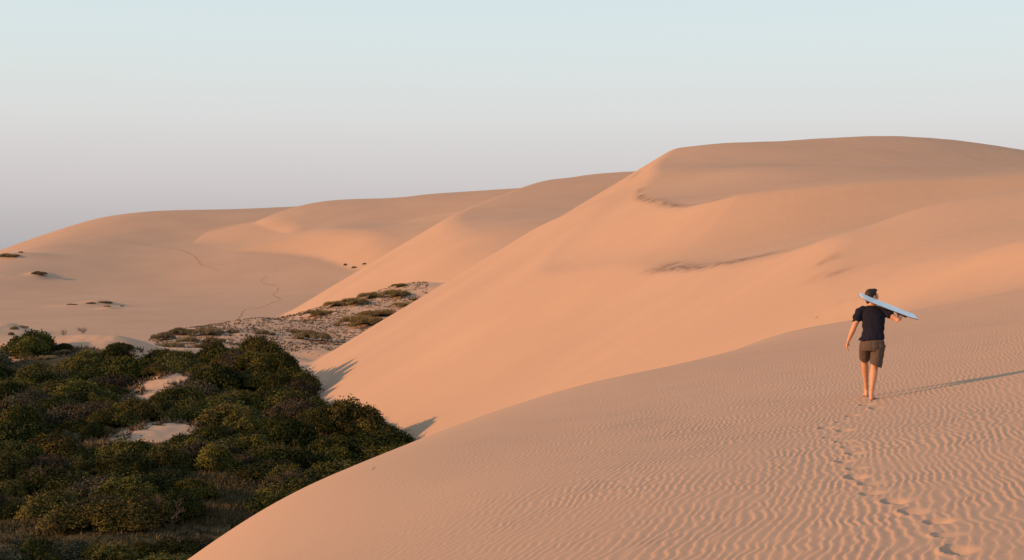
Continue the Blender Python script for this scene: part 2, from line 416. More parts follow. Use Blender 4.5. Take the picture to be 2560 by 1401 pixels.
clearing('litter', 85, 925, 205, 884, 3.6); clearing('sand', 465, 912, 515, 905, 2.4); clearing('sand', 605, 1050, 660, 1046, 1.5); clearing('sand', 752, 1082, 772, 1074, 1.3)
clearing('sand', 285, 1030, 305, 1020, 1.0)
clearing('grass', -20, 1322, 140, 1326, 1.6); clearing('grass', 60, 1350, 420, 1354, 2.0); clearing('grass', 420, 1346, 640, 1312, 2.2); clearing('grass', 520, 1300, 560, 1200, 2.0); clearing('grass', 470, 1215, 560, 1240, 1.6)
clearing('grass', 0, 1180, 300, 1160, 2.0); clearing('grass', 160, 1130, 300, 1126, 1.8); clearing('grass', 0, 1258, 100, 1262, 1.2)
def clear_dist(x, y, kinds):
    best = np.full(np.shape(x), 99.0)
    for k, a, b, hw in CLEAR:
        if k not in kinds: continue
        e = b - a
        t = np.clip(((x - a[0]) * e[0] + (y - a[1]) * e[1]) / (e @ e + 1e-9), 0, 1)
        best = np.minimum(best, np.hypot(x - a[0] - t * e[0], y - a[1] - t * e[1]) - hw)
    return best
def litter(x, y):
    m = in_poly(x, y, SCRUB).astype(float)
    m *= sstep(-0.5, 0.7, clear_dist(x, y, ('sand',)) + 1.5 * noise(x / 1.3, y / 2.6) + 0.8 * noise(x / 0.5, y / 0.9))
    return m

def grid(cols, rows):
    A, R = np.meshgrid(cols, rows)
    return R * np.sin(A), R * np.cos(A)
def columns(n, coarse):
    t = math.radians(27.0)
    dense = np.arctan(np.linspace(-math.tan(t), math.tan(t), n))
    side = np.linspace(t, math.pi, coarse + 1)[1:]
    return np.concatenate([-side[::-1], dense, side])

pieces = {n: ([], [], [], []) for n in NAMES}      # verts, normals, faces per piece
def add_ring(cols, rows, fine, ring_marks=True):
    X, Y = grid(cols, rows)
    Z, idx = heights(X, Y)
    if fine:
        dz = ripples(X, Y) * np.where(idx == 0, 1.0, 0.0)
        Z = Z + footprints(X, Y, dz)
    # shading normals from the grid itself
    du = np.stack([np.gradient(X, axis=1), np.gradient(Y, axis=1), np.gradient(Z, axis=1)], -1)
    dv = np.stack([np.gradient(X, axis=0), np.gradient(Y, axis=0), np.gradient(Z, axis=0)], -1)
    N = np.cross(du, dv); N *= np.sign(N[..., 2:3]); N /= np.linalg.norm(N, axis=-1, keepdims=True) + 1e-12
    V = np.stack([X, Y, Z], -1).reshape(-1, 3); N = N.reshape(-1, 3)
    nr, nc = X.shape
    i = np.arange(nr - 1)[:, None] * nc + np.arange(nc - 1)[None]
    faces = np.stack([i, i + 1, i + nc + 1, i + nc], -1).reshape(-1, 4)
    lab = idx[:-1, :-1].reshape(-1)
    fx, fy = X.reshape(-1), Y.reshape(-1)
    A = np.zeros((fx.size, 2), np.float32)
    if ring_marks:
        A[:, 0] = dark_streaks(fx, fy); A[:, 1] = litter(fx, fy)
    for k, nme in enumerate(NAMES):
        fk = faces[lab == k]
        if len(fk) == 0: continue
        used, inv = np.unique(fk, return_inverse=True)
        off = sum(len(a) for a in pieces[nme][0])
        pieces[nme][0].append(V[used]); pieces[nme][1].append(N[used]); pieces[nme][2].append(inv.reshape(-1, 4) + off); pieces[nme][3].append(A[used])

R0, R1, R2, R3 = 0.6, 62.0, 340.0, 4000.0
QUICK = 1.0
add_ring(columns(int(1580 * QUICK), 48), np.concatenate([np.linspace(R0, 5, 12)[:-1], np.geomspace(5, R1, int(490 * QUICK))]), True)
add_ring(columns(int(840 * QUICK), 48), np.geomspace(R1, R2, int(390 * QUICK)), False)
add_ring(columns(int(660 * QUICK), 48), np.concatenate([np.geomspace(R2, 1050, int(230 * QUICK)), np.geomspace(1050, R3, 14)[1:]]), False, False)

def make_mesh(name, V, Fc, mat=None, normals=None, smooth=True):
    me = bpy.data.meshes.new(name)
    V = np.asarray(V, np.float32); Fc = np.asarray(Fc, np.int32)
    k = Fc.shape[1]
    me.vertices.add(len(V)); me.vertices.foreach_set("co", V.ravel())
    me.loops.add(Fc.size); me.loops.foreach_set("vertex_index", Fc.ravel())
    me.polygons.add(len(Fc)); me.polygons.foreach_set("loop_start", np.arange(0, Fc.size, k, dtype=np.int32))
    me.update(calc_edges=True)
    if smooth:
        me.polygons.foreach_set("use_smooth", np.ones(len(Fc), bool))
    if normals is not None:
        me.normals_split_custom_set_from_vertices(np.asarray(normals, np.float32))
    if mat: me.materials.append(mat)
    return me

# ---------------------------------------------------------------- materials
def new_mat(name):
    m = bpy.data.materials.new(name); m.use_nodes = True
    nt = m.node_tree
    return m, nt.nodes, nt.links, nt.nodes["Principled BSDF"]

def sand_material(name, base, veg=0.0):
    m, n, l, b = new_mat(name)
    b.inputs["Roughness"].default_value = 1.0
    b.inputs["Specular IOR Level"].default_value = 0.05
    tc = n.new("ShaderNodeNewGeometry")
    n1 = n.new("ShaderNodeTexNoise"); n1.inputs["Scale"].default_value = 0.05; n1.inputs["Detail"].default_value = 5
    n2 = n.new("ShaderNodeTexNoise"); n2.inputs["Scale"].default_value = 90.0; n2.inputs["Detail"].default_value = 2
    l.new(tc.outputs["Position"], n1.inputs["Vector"]); l.new(tc.outputs["Position"], n2.inputs["Vector"])
    r1 = n.new("ShaderNodeValToRGB")
    c = np.array(base)
    r1.color_ramp.elements[0].position = 0.3; r1.color_ramp.elements[1].position = 0.7
    r1.color_ramp.elements[0].color = (*(c * 0.95), 1); r1.color_ramp.elements[1].color = (*(c * 1.04), 1)
    l.new(n1.outputs[0], r1.inputs[0])
    r2 = n.new("ShaderNodeMapRange"); r2.inputs[1].default_value = 0.3; r2.inputs[2].default_value = 0.7; r2.inputs[3].default_value = 0.93; r2.inputs[4].default_value = 1.07
    l.new(n2.outputs[0], r2.inputs[0])
    mx = n.new("ShaderNodeVectorMath"); mx.operation = 'SCALE'
    l.new(r1.outputs[0], mx.inputs[0]); l.new(r2.outputs[0], mx.inputs["Scale"])
    l.new(mx.outputs[0], b.inputs["Base Color"])
    return m, n, l, b, tc, mx

SAND = (0.425, 0.287, 0.200)
m_sand, n_, l_, b_, g_, mx_ = sand_material("sand", SAND)
def attr(name):
    a = n_.new("ShaderNodeAttribute"); a.attribute_name = name
    return a
# darker colour in streaks along the terrace lips
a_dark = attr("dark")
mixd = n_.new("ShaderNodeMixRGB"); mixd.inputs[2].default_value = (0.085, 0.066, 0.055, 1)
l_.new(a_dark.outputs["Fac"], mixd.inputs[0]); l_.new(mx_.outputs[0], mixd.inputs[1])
# plant litter and turf between the bushes
a_veg = attr("litter")
nv = n_.new("ShaderNodeTexNoise"); nv.inputs["Scale"].default_value = 0.7; nv.inputs["Detail"].default_value = 7; nv.inputs["Roughness"].default_value = 0.7
l_.new(g_.outputs["Position"], nv.inputs["Vector"])
rv = n_.new("ShaderNodeValToRGB")
rv.color_ramp.elements[0].position = 0.34; rv.color_ramp.elements[0].color = (0.034, 0.031, 0.014, 1)
rv.color_ramp.elements[1].position = 0.72; rv.color_ramp.elements[1].color = (0.085, 0.058, 0.034, 1)
e_ = rv.color_ramp.elements.new(0.52); e_.color = (0.056, 0.047, 0.024, 1)
l_.new(nv.outputs[0], rv.inputs[0])
mixv = n_.new("ShaderNodeMixRGB")
l_.new(a_veg.outputs["Fac"], mixv.inputs[0]); l_.new(mixd.outputs[0], mixv.inputs[1]); l_.new(rv.outputs[0], mixv.inputs[2])
l_.new(mixv.outputs[0], b_.inputs["Base Color"])

SET_LABEL = {"foreground_dune": "rippled sand dune the person walks on, falling away into the scrub", "tall_dune": "tall smooth sand dune with a long lit slip face and stepped terraces",
             "valley_floor": "low ground with scrub and the pale flat sand plain behind it", "middle_dune": "bright slip face dune rising behind the tufted knoll", "far_dune": "farthest sand dunes with soft steps below the skyline"}
for nme in NAMES:
    v, nn, fc, at = pieces[nme]
    if not v: continue
    me = make_mesh(nme, np.concatenate(v), np.concatenate(fc), m_sand, np.concatenate(nn))
    at = np.concatenate(at)
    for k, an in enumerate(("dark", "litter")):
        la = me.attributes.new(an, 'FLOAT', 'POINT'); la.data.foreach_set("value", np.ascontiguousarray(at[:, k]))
    o = bpy.data.objects.new(nme, me); COL.objects.link(o)
    o["kind"] = "structure"; o["label"] = SET_LABEL[nme]

# ---------------------------------------------------------------- object helpers
def link(o, parent=None):
    COL.objects.link(o)
    if parent is not None: o.parent = parent
    return o
def tag(o, label=None, cat=None, group=None, kind=None):
    if label: o["label"] = label
    if cat: o["category"] = cat
    if group: o["group"] = group
    if kind: o["kind"] = kind
    return o
def empty(name, loc):
    o = bpy.data.objects.new(name, None); o.empty_display_size = 0.3; o.location = loc
    return link(o)
def part(name, me, parent=None):
    return link(bpy.data.objects.new(name, me), parent)
def ground(x, y):
    z, _ = heights(np.atleast_1d(np.asarray(x, float)), np.atleast_1d(np.asarray(y, float)))
    return z

# ---------------------------------------------------------------- the walker with the sand board
class Solid:
    """Collects closed tubes and balls that are then fused into one skin."""
    def __init__(self): self.v, self.f = [], []
    def rings(self, rs, n=20):
        """rs: list of (centre, axis_u * radius, axis_v * radius)."""
        off = len(self.v)
        for c, u, v in rs:
            c, u, v = Vector(c), Vector(u), Vector(v)
            for k in range(n):
                a = 2 * math.pi * k / n
                self.v.append(c + u * math.cos(a) + v * math.sin(a))
        for i in range(len(rs) - 1):
            for k in range(n):
                a = off + i * n + k; b = off + i * n + (k + 1) % n
                self.f.append((a, b, b + n, a + n))
        for ring, rev in ((0, True), (len(rs) - 1, False)):
            c = len(self.v); self.v.append(Vector(rs[ring][0]))
            for k in range(n):
                a = off + ring * n + k; b = off + ring * n + (k + 1) % n
                self.f.append((b, a, c) if rev else (a, b, c))
    def limb(self, pts, radii, n=16, flat=1.0, side=(1, 0, 0)):
        """Round-ended tapering tube through pts; flat < 1 squeezes it across 'side'."""
        P_ = [Vector(p) for p in pts]
        rs = []
        for i, p in enumerate(P_):
            t = (P_[min(i + 1, len(P_) - 1)] - P_[max(i - 1, 0)]).normalized()
            u = Vector(side) - t * Vector(side).dot(t)
            if u.length < 0.1: u = Vector((0, 1, 0)) - t * t.y
            u.normalize(); w_ = t.cross(u)
            if i == 0:
                for q in (0.95, 0.7, 0.35):
                    rs.append((p - t * radii[0] * q, u * radii[0] * math.sqrt(1 - q * q), w_ * radii[0] * flat * math.sqrt(1 - q * q)))
            rs.append((p, u * radii[i], w_ * radii[i] * flat))
            if i == len(P_) - 1:
                for q in (0.35, 0.7, 0.95):
                    rs.append((p + t * radii[i] * q, u * radii[i] * math.sqrt(1 - q * q), w_ * radii[i] * flat * math.sqrt(1 - q * q)))
        self.rings(rs, n)
    def ball(self, c, r, m=None, n=18):
        c = Vector(c); rr = Vector(r) if hasattr(r, '__len__') else Vector((r, r, r))
        m = m or Matrix.Identity(3)
        rs = []
        for k in range(1, 12):
            a = math.pi * k / 12
            z = -math.cos(a); q = math.sin(a)
            rs.append((c + m @ Vector((0, 0, z * rr.z)), m @ Vector((rr.x * q, 0, 0)), m @ Vector((0, rr.y * q, 0))))
        self.rings(rs, n)
    def fuse(self, name, voxel, mat, smooth=4, push=None):
        me = bpy.data.meshes.new(name)
        me.from_pydata([tuple(v) for v in self.v], [], self.f)
        o = bpy.data.objects.new(name + "_tmp", me); COL.objects.link(o)
        r = o.modifiers.new("r", 'REMESH'); r.mode = 'VOXEL'; r.voxel_size = voxel
        if smooth:
            sm = o.modifiers.new("s", 'SMOOTH'); sm.iterations = smooth; sm.factor = 0.5
        dg = bpy.context.evaluated_depsgraph_get()
        out = bpy.data.meshes.new_from_object(o.evaluated_get(dg))
        bpy.data.objects.remove(o); bpy.data.meshes.remove(me)
        out.name = name
        if push:
            n = len(out.vertices)
            co = np.empty(n * 3, np.float32); out.vertices.foreach_get("co", co); co = co.reshape(-1, 3)
            no = np.empty(n * 3, np.float32); out.vertices.foreach_get("normal", no); no = no.reshape(-1, 3)
            co = co + no * push(co)[:, None]
            out.vertices.foreach_set("co", co.astype(np.float32).ravel())
        out.polygons.foreach_set("use_smooth", np.ones(len(out.polygons), bool))
        out.materials.clear(); out.materials.append(mat)
        out.update()
        return out

def plain(name, col, rough=0.6, spec=0.3, noise_scale=None, noise_amt=0.15):
    m, n, l, b = new_mat(name)
    b.inputs["Base Color"].default_value = (*col, 1)
    b.inputs["Roughness"].default_value = rough
    b.inputs["Specular IOR Level"].default_value = spec
    if noise_scale:
        tc = n.new("ShaderNodeTexCoord"); t = n.new("ShaderNodeTexNoise"); t.inputs["Scale"].default_value = noise_scale; t.inputs["Detail"].default_value = 4
        l.new(tc.outputs["Object"], t.inputs["Vector"])
        r = n.new("ShaderNodeValToRGB"); c = np.array(col)
        r.color_ramp.elements[0].position = 0.32; r.color_ramp.elements[1].position = 0.68
        r.color_ramp.elements[0].color = (*(c * (1 - noise_amt)), 1); r.color_ramp.elements[1].color = (*(c * (1 + noise_amt)), 1)
        l.new(t.outputs[0], r.inputs[0]); l.new(r.outputs[0], b.inputs["Base Color"])
    return m
m_skin = plain("skin", (0.50, 0.255, 0.15), 0.55, 0.3, 14, 0.10)
m_skin.node_tree.nodes["Principled BSDF"].inputs["Subsurface Weight"].default_value = 0.08
m_skin.node_tree.nodes["Principled BSDF"].inputs["Subsurface Radius"].default_value = (0.02, 0.008, 0.004)
m_shirt = plain("navy_cotton", (0.011, 0.011, 0.022), 0.9, 0.15, 30, 0.15)
m_shorts = plain("brown_cotton", (0.088, 0.065, 0.054), 0.9, 0.1, 60, 0.12)
m_hair = plain("dark_brown_hair", (0.016, 0.011, 0.008), 0.6, 0.3, 60, 0.4)
m_board = plain("pale_blue_board", (0.78, 0.84, 0.87), 0.4, 0.4, 5, 0.09)
m_edge = plain("board_edge", (0.10, 0.07, 0.06), 0.5, 0.3)
m_strap = plain("black_strap", (0.012, 0.012, 0.014), 0.7, 0.3)

FOOTX, FOOTY, FOOTZ = on(h_fg, 2182, 1001, 10, 40)
ORG = Vector((FOOTX + 0.02, FOOTY + 0.12, 0)); ORG.z = float(ground(ORG.x, ORG.y)[0])
HEAD = -math.atan2(ORG.x, ORG.y)             # he walks straight away up the slope
def gz(x, y):
    c_, s_ = math.cos(HEAD), math.sin(HEAD)
    return float(ground(ORG.x + x * c_ - y * s_, ORG.y + x * s_ + y * c_)[0]) - ORG.z
person = empty("person", ORG)
person.rotation_euler.z = HEAD
tag(person, "barefoot person in navy T-shirt and brown shorts walking up the rippled sand, carrying a board", "person")

sk = Solid()
# head turned to the right, neck
yaw = math.radians(-58)
HM = Matrix.Rotation(yaw, 3, 'Z') @ Matrix.Rotation(math.radians(4), 3, 'X')
HC = Vector((0.0, 0.125, 1.600))
def hp(x, y, z): return HC + HM @ Vector((x, y, z))
sk.ball(hp(0, -0.012, 0.018), (0.074, 0.096, 0.098), HM)
sk.ball(hp(0, 0.030, -0.045), (0.058, 0.062, 0.070), HM)
sk.limb([hp(0, 0.085, 0.012), hp(0, 0.108, -0.020), hp(0, 0.098, -0.030)], [0.010, 0.014, 0.012], 10)
sk.limb([hp(-0.022, 0.086, -0.056), hp(0.022, 0.086, -0.056)], [0.010, 0.010], 10)
sk.ball(hp(0, 0.078, -0.092), (0.024, 0.022, 0.018), HM)
sk.limb([hp(-0.034, 0.084, 0.022), hp(0.034, 0.084, 0.022)], [0.011, 0.011], 10)
for sx in (-1, 1):
    sk.ball(hp(sx * 0.077, -0.005, -0.010), (0.011, 0.019, 0.031), HM)
    sk.ball(hp(sx * 0.030, 0.080, 0.000), (0.012, 0.012, 0.010), HM)
sk.limb([(-0.012, 0.085, 1.40), (-0.005, 0.100, 1.50), (0.0, 0.115, 1.56)], [0.066, 0.058, 0.055], 16)
# trunk under the clothes
sk.limb([(0.012, 0.0, 0.93), (0.015, 0.03, 1.10), (0.012, 0.06, 1.28), (0.005, 0.075, 1.38)], [0.130, 0.125, 0.145, 0.11], 20, 0.66)
# left arm hanging a little out, hand half closed
LS, LE, LW = Vector((-0.170, 0.06, 1.375)), Vector((-0.268, 0.01, 1.135)), Vector((-0.356, 0.06, 0.915))
sk.limb([LS, LS.lerp(LE, 0.45), LE, LE.lerp(LW, 0.3), LE.lerp(LW, 0.75), LW], [0.056, 0.049, 0.041, 0.043, 0.032, 0.027], 16)
PALM = LW + Vector((-0.022, 0.02, -0.075))
sk.limb([LW, LW.lerp(PALM, 0.5), PALM], [0.026, 0.034, 0.036], 14, 0.55, (0.25, 1, 0))
for k in range(4):
    b0 = PALM + Vector((-0.002, -0.028 + 0.019 * k, -0.012))
    ln = (0.062, 0.076, 0.080, 0.070)[k]
    b1 = b0 + Vector((-0.006, 0.004, -ln * 0.5)); b2 = b1 + Vector((0.012, 0.004, -ln * 0.30)); b3 = b2 + Vector((0.016, 0.002, -ln * 0.14))
    sk.limb([b0, b1, b2, b3], [0.0095, 0.009, 0.0085, 0.0075], 10)
t0 = LW + Vector((-0.004, 0.042, -0.032))
sk.limb([t0, t0 + Vector((0.004, 0.026, -0.030)), t0 + Vector((0.012, 0.034, -0.058))], [0.012, 0.010, 0.009], 10)
# right arm raised to steady the board
RS, RE, RW = Vector((0.178, 0.075, 1.385)), Vector((0.392, 0.005, 1.232)), Vector((0.432, 0.175, 1.318))
sk.limb([RS, RS.lerp(RE, 0.5), RE, RE.lerp(RW, 0.35), RW], [0.058, 0.052, 0.043, 0.042, 0.027], 16)
# board frame: L toward its nose, Wd across (towards the near, lower edge), Nn up off its face
BC = Vector((0.232, 0.060, 1.448))
Ld = Vector((-0.85, -0.55, 0.345)).normalized()
Wd = Vector((0.07, -0.21, -0.105)); Wd = (Wd - Ld * Wd.dot(Ld)).normalized()
Nn = Ld.cross(Wd).normalized()
if Nn.z < 0: Nn = -Nn
def bp_(l, w_, n_=0.0): return BC + Ld * l + Wd * w_ + Nn * n_
RP = bp_(-0.235, 0.035, -0.045)
sk.limb([RW, RW.lerp(RP, 0.6), RP], [0.026, 0.034, 0.034], 14, 0.6, (1, 0, 0))
for k in range(4):
    lk = -0.275 + 0.021 * k
    ln = (0.8, 0.95, 1.0, 0.9)[k]
    sk.limb([bp_(lk, 0.03, -0.036), bp_(lk, 0.075, -0.030), bp_(lk, 0.108, -0.028), bp_(lk, 0.108 + 0.012 * ln, -0.020)], [0.0095, 0.009, 0.0085, 0.0075], 10)
sk.limb([RW.lerp(RP, 0.6), bp_(-0.175, 0.02, -0.034), bp_(-0.150, 0.055, -0.022)], [0.013, 0.011, 0.009], 10)
# legs
zl = gz(-0.09, 0.68); zr = gz(-0.02, -0.12)
LH, LK, LA = Vector((-0.088, 0.01, 0.885)), Vector((-0.112, 0.35, 0.575)), Vector((-0.088, 0.62, zl + 0.110))
RH, RK, RA = Vector((0.098, 0.0, 0.885)), Vector((0.034, 0.03, 0.500)), Vector((-0.014, -0.13, zr + 0.090))
sk.limb([LH, LH.lerp(LK, 0.5), LK, LK.lerp(LA, 0.28), LK.lerp(LA, 0.75), LA], [0.076, 0.072, 0.053, 0.056, 0.036, 0.031], 18)
sk.limb([RH, RH.lerp(RK, 0.5), RK, RK.lerp(RA, 0.28), RK.lerp(RA, 0.75), RA], [0.078, 0.076, 0.055, 0.060, 0.038, 0.033], 18)
for A, zg, toe in ((LA, zl, (-0.112, 0.78)), (RA, zr, (0.022, 0.045))):
    tz = gz(*toe)
    heel = Vector((A.x + 0.002, A.y - 0.038, zg + 0.034))
    sk.limb([A, heel], [0.030, 0.031], 14)
    sk.limb([heel, Vector(((A.x + toe[0]) / 2, (A.y + toe[1]) / 2, (zg + tz) / 2 + 0.034)), Vector((toe[0], toe[1], tz + 0.020))], [0.030, 0.036, 0.038], 14, 0.62)
    for k in range(5):
        tx = toe[0] + (k - 2) * 0.015
        sk.limb([(tx, toe[1] + 0.01, tz + 0.014), (tx * 1.0, toe[1] + 0.045 - 0.006 * abs(k - 1), tz + 0.010)], [0.010, 0.008], 8)
part("body", sk.fuse("body", 0.0065, m_skin, 3), person)

sh = Solid()
sh.rings([((0.012, 0.0, 0.935), (0.178, 0, 0), (0, 0.125, 0)), ((0.010, 0.005, 0.98), (0.178, 0, 0), (0, 0.128, 0)), ((0.018, 0.025, 1.08), (0.165, 0, 0), (0, 0.120, 0)),
          ((0.022, 0.045, 1.20), (0.172, 0, 0), (0, 0.128, 0)), ((0.016, 0.058, 1.30), (0.190, 0, 0), (0, 0.128, 0)), ((0.008, 0.068, 1.385), (0.180, 0, 0), (0, 0.105, 0)),
          ((0.0, 0.078, 1.435), (0.115, 0, 0), (0, 0.085, 0)), ((-0.006, 0.086, 1.462), (0.074, 0, 0), (0, 0.074, 0))], 28)
sh.limb([(-0.130, 0.062, 1.395), (-0.178, 0.06, 1.375), (-0.226, 0.035, 1.262)], [0.062, 0.074, 0.073], 18)
sh.rings([((-0.205, 0.045, 1.31), (0.062, 0, 0.026), (0, 0.066, 0)), ((-0.236, 0.030, 1.236), (0.074, 0, 0.031), (0, 0.072, 0))], 18)
sh.limb([(0.130, 0.070, 1.400), (0.185, 0.075, 1.385), (0.262, 0.050, 1.330)], [0.062, 0.075, 0.070], 18)
sh.rings([((0.010, -0.002, 0.97), (0.180, 0, 0), (0, 0.130, 0)), ((-0.012, -0.006, 0.928), (0.196, 0, 0.010), (0, 0.132, 0))], 28)
def folds(co):
    x, y, z = co[:, 0], co[:, 1], co[:, 2]
    low = sstep(1.36, 1.15, z)
    f = 0.012 * noise(x * 11 + 0.35 * z * 10, z * 4.0 + 3) + 0.007 * noise(x * 24 - z * 8, z * 9)
    return f * (0.35 + 0.65 * low) + 0.004 * np.sin(z * 60 + x * 25) * (np.abs(x) > 0.12)
part("t_shirt", sh.fuse("t_shirt", 0.0065, m_shirt, 2, folds), person)

so = Solid()
so.rings([((0.010, -0.004, 0.955), (0.160, 0, 0), (0, 0.112, 0)), ((0.010, -0.006, 0.90), (0.178, 0, 0), (0, 0.128, 0)), ((0.008, -0.004, 0.82), (0.182, 0, 0), (0, 0.130, 0)), ((0.005, 0.0, 0.76), (0.160, 0, 0), (0, 0.112, 0))], 26)
def leg_tube(a, b, r0, r1, skew):
    a, b = Vector(a), Vector(b); t = (b - a).normalized()
    u = Vector((1, 0, 0)) - t * t.x; u.normalize(); v = t.cross(u)
    rs = [(a, u * r0, v * r0 * 1.05), (a.lerp(b, 0.5), u * (r0 * 0.45 + r1 * 0.55), v * (r0 + r1) * 0.52), (b, u * r1 + t * skew, v * r1 * 1.08)]
    so.rings(rs, 24)
leg_tube((-0.085, 0.005, 0.86), (-0.106, 0.285, 0.635), 0.105, 0.092, -0.012)
leg_tube((0.098, 0.0, 0.86), (0.052, 0.010, 0.530), 0.108, 0.098, 0.022)
def creases(co):
    x, y, z = co[:, 0], co[:, 1], co[:, 2]
    seam = -0.006 * np.exp(-((x - 0.005) / 0.012) ** 2) * (z > 0.76)
    return 0.009 * noise(x * 14, z * 10 + x * 6) + 0.005 * noise(x * 30 + z * 20, z * 26) + seam
shorts = part("shorts", so.fuse("shorts", 0.0065, m_shorts, 2, creases), person)

hr = Solid()
hr.ball(hp(0, -0.022, 0.032), (0.083, 0.098, 0.097), HM)
hr.ball(hp(0, -0.050, -0.020), (0.074, 0.066, 0.072), HM)
hr.ball(hp(0, 0.040, 0.095), (0.055, 0.050, 0.030), HM)
hr.limb([hp(0, -0.055, -0.075), hp(0, -0.040, -0.098)], [0.050, 0.042], 12)
def tufts(co):
    return 0.006 * noise(co[:, 0] * 55, co[:, 2] * 40 + co[:, 1] * 30) + 0.004 * noise(co[:, 0] * 120, co[:, 2] * 110)
part("hair", hr.fuse("hair", 0.006, m_hair, 2, tufts), person)

# the board itself
def board_outline(grow=0.0):
    L, W = 1.08 + 2 * grow, 0.245 + 2 * grow
    pts = []
    for k in range(25):                                  # rounded nose
        a = -math.pi / 2 + math.pi * k / 24
        pts.append((L / 2 - 0.15 + 0.15 * abs(math.cos(a)) ** 0.75, W / 2 * math.copysign(abs(math.sin(a)) ** 0.8, math.sin(a))))
    for k in range(1, 8):
        t = k / 8
        pts.append((L / 2 - 0.15 - t * (L - 0.17), W / 2 * (1 - 0.20 * t ** 2.2)))
    pts += [(-L / 2 + 0.012, W * 0.385), (-L / 2, W * 0.34), (-L / 2, -W * 0.34), (-L / 2 + 0.012, -W * 0.385)]
    for k in range(7, 0, -1):
        t = k / 8
        pts.append((L / 2 - 0.15 - t * (L - 0.17), -W / 2 * (1 - 0.20 * t ** 2.2)))
    return pts
def rocker(l): return 0.010 * max(0, (l - 0.25) / 0.29) ** 2 + 0.012 * max(0, (-l - 0.35) / 0.19) ** 2
def slab(name, pts, n0, n1, mat):
    bm = bmesh.new()
    lo = [bm.verts.new(bp_(l, w_, n0 + rocker(l))) for l, w_ in pts]
    hi = [bm.verts.new(bp_(l, w_, n1 + rocker(l))) for l, w_ in pts]
    n = len(pts)
    # strips across the board keep the bent deck smooth
    for ring, flip in ((lo, True), (hi, False)):
        bm.faces.new(ring[::-1] if flip else ring)
    for k in range(n):
        bm.faces.new((lo[k], lo[(k + 1) % n], hi[(k + 1) % n], hi[k]))
    bmesh.ops.recalc_face_normals(bm, faces=bm.faces)
    bmesh.ops.triangulate(bm, faces=[f for f in bm.faces if len(f.verts) > 4])
    me = bpy.data.meshes.new(name); bm.to_mesh(me); bm.free(); me.materials.append(mat)
    return me
board = empty("sand_board", ORG)
board.rotation_euler.z = HEAD
tag(board, "pale blue sand board with rounded nose carried across the person's right shoulder", "board")
part("deck", slab("deck", board_outline(-0.006), 0.0, 0.007, m_board), board)
part("edge", slab("edge", board_outline(0.0), -0.006, 0.0005, m_edge), board)
for lc, span in ((-0.30, 0.07), (0.06, 0.08)):
    bm = bmesh.new()
    prev = None
    for k in range(13):                                  # a strap arched under the board
        a = math.pi * k / 12
        w_ = -0.100 * math.cos(a); d_ = -0.008 - 0.040 * math.sin(a)
        ring = [bm.verts.new(bp_(lc + s_ * span / 2, w_, d_ + e_)) for s_, e_ in ((-1, 0), (1, 0), (1, -0.006), (-1, -0.006))]
        if prev:
            for q in range(4):
                bm.faces.new((prev[q], prev[(q + 1) % 4], ring[(q + 1) % 4], ring[q]))
        prev = ring
    bmesh.ops.recalc_face_normals(bm, faces=bm.faces)
    me = bpy.data.meshes.new("strap"); bm.to_mesh(me); bm.free(); me.materials.append(m_strap)
    part("strap", me, board)

# ---------------------------------------------------------------- scrub: leafy bushes, dry bushes, dead shrubs, grey mats
def leaf_material(name, dark, light, hue_jit=0.03):
    m, n, l, b = new_mat(name)
    b.inputs["Roughness"].default_value = 0.8; b.inputs["Specular IOR Level"].default_value = 0.08
    a = n.new("ShaderNodeAttribute"); a.attribute_name = "tint"
    oi = n.new("ShaderNodeObjectInfo")
    mx = n.new("ShaderNodeMixRGB"); mx.inputs[1].default_value = (*dark, 1); mx.inputs[2].default_value = (*light, 1)
    l.new(a.outputs["Fac"], mx.inputs[0])
    hs = n.new("ShaderNodeHueSaturation")
    r1 = n.new("ShaderNodeMapRange"); r1.inputs[3].default_value = 0.5 - hue_jit; r1.inputs[4].default_value = 0.5 + hue_jit
    r2 = n.new("ShaderNodeMapRange"); r2.inputs[3].default_value = 0.72; r2.inputs[4].default_value = 1.3
    mu = n.new("ShaderNodeMath"); mu.operation = 'MULTIPLY'; mu.inputs[1].default_value = 7.31
    fr = n.new("ShaderNodeMath"); fr.operation = 'FRACT'
    l.new(oi.outputs["Random"], r1.inputs[0]); l.new(oi.outputs["Random"], mu.inputs[0]); l.new(mu.outputs[0], fr.inputs[0]); l.new(fr.outputs[0], r2.inputs[0])
    l.new(r1.outputs[0], hs.inputs["Hue"]); l.new(r2.outputs[0], hs.inputs["Value"]); l.new(mx.outputs[0], hs.inputs["Color"])
    l.new(hs.outputs[0], b.inputs["Base Color"])
    return m
m_leaf_dark = leaf_material("dark_leaves", (0.014, 0.018, 0.004), (0.060, 0.062, 0.012), 0.02)
m_leaf_olive = leaf_material("olive_leaves", (0.032, 0.032, 0.008), (0.118, 0.100, 0.023), 0.02)
m_leaf_dry = leaf_material("dry_leaves", (0.028, 0.023, 0.012), (0.086, 0.068, 0.040), 0.008)
m_leaf_grey = leaf_material("grey_leaves", (0.034, 0.034, 0.018), (0.105, 0.096, 0.056), 0.01)
m_mat = leaf_material("grey_green_blades", (0.12, 0.102, 0.058), (0.28, 0.22, 0.135), 0.012)
m_tuft = leaf_material("tussock_blades", (0.065, 0.048, 0.030), (0.16, 0.115, 0.070), 0.01)
m_grass = leaf_material("valley_grass", (0.036, 0.032, 0.014), (0.11, 0.083, 0.045), 0.02)
m_wood = plain("grey_wood", (0.085, 0.066, 0.055), 0.9, 0.1, 20, 0.3)
m_dead = plain("bleached_wood", (0.105, 0.080, 0.064), 0.9, 0.1, 20, 0.3)

def unit(v): return v / (np.linalg.norm(v, axis=-1, keepdims=True) + 1e-9)
def set_tint(me, t):
    a = me.attributes.new("tint", 'FLOAT', 'POINT'); a.data.foreach_set("value", np.ascontiguousarray(t, np.float32))

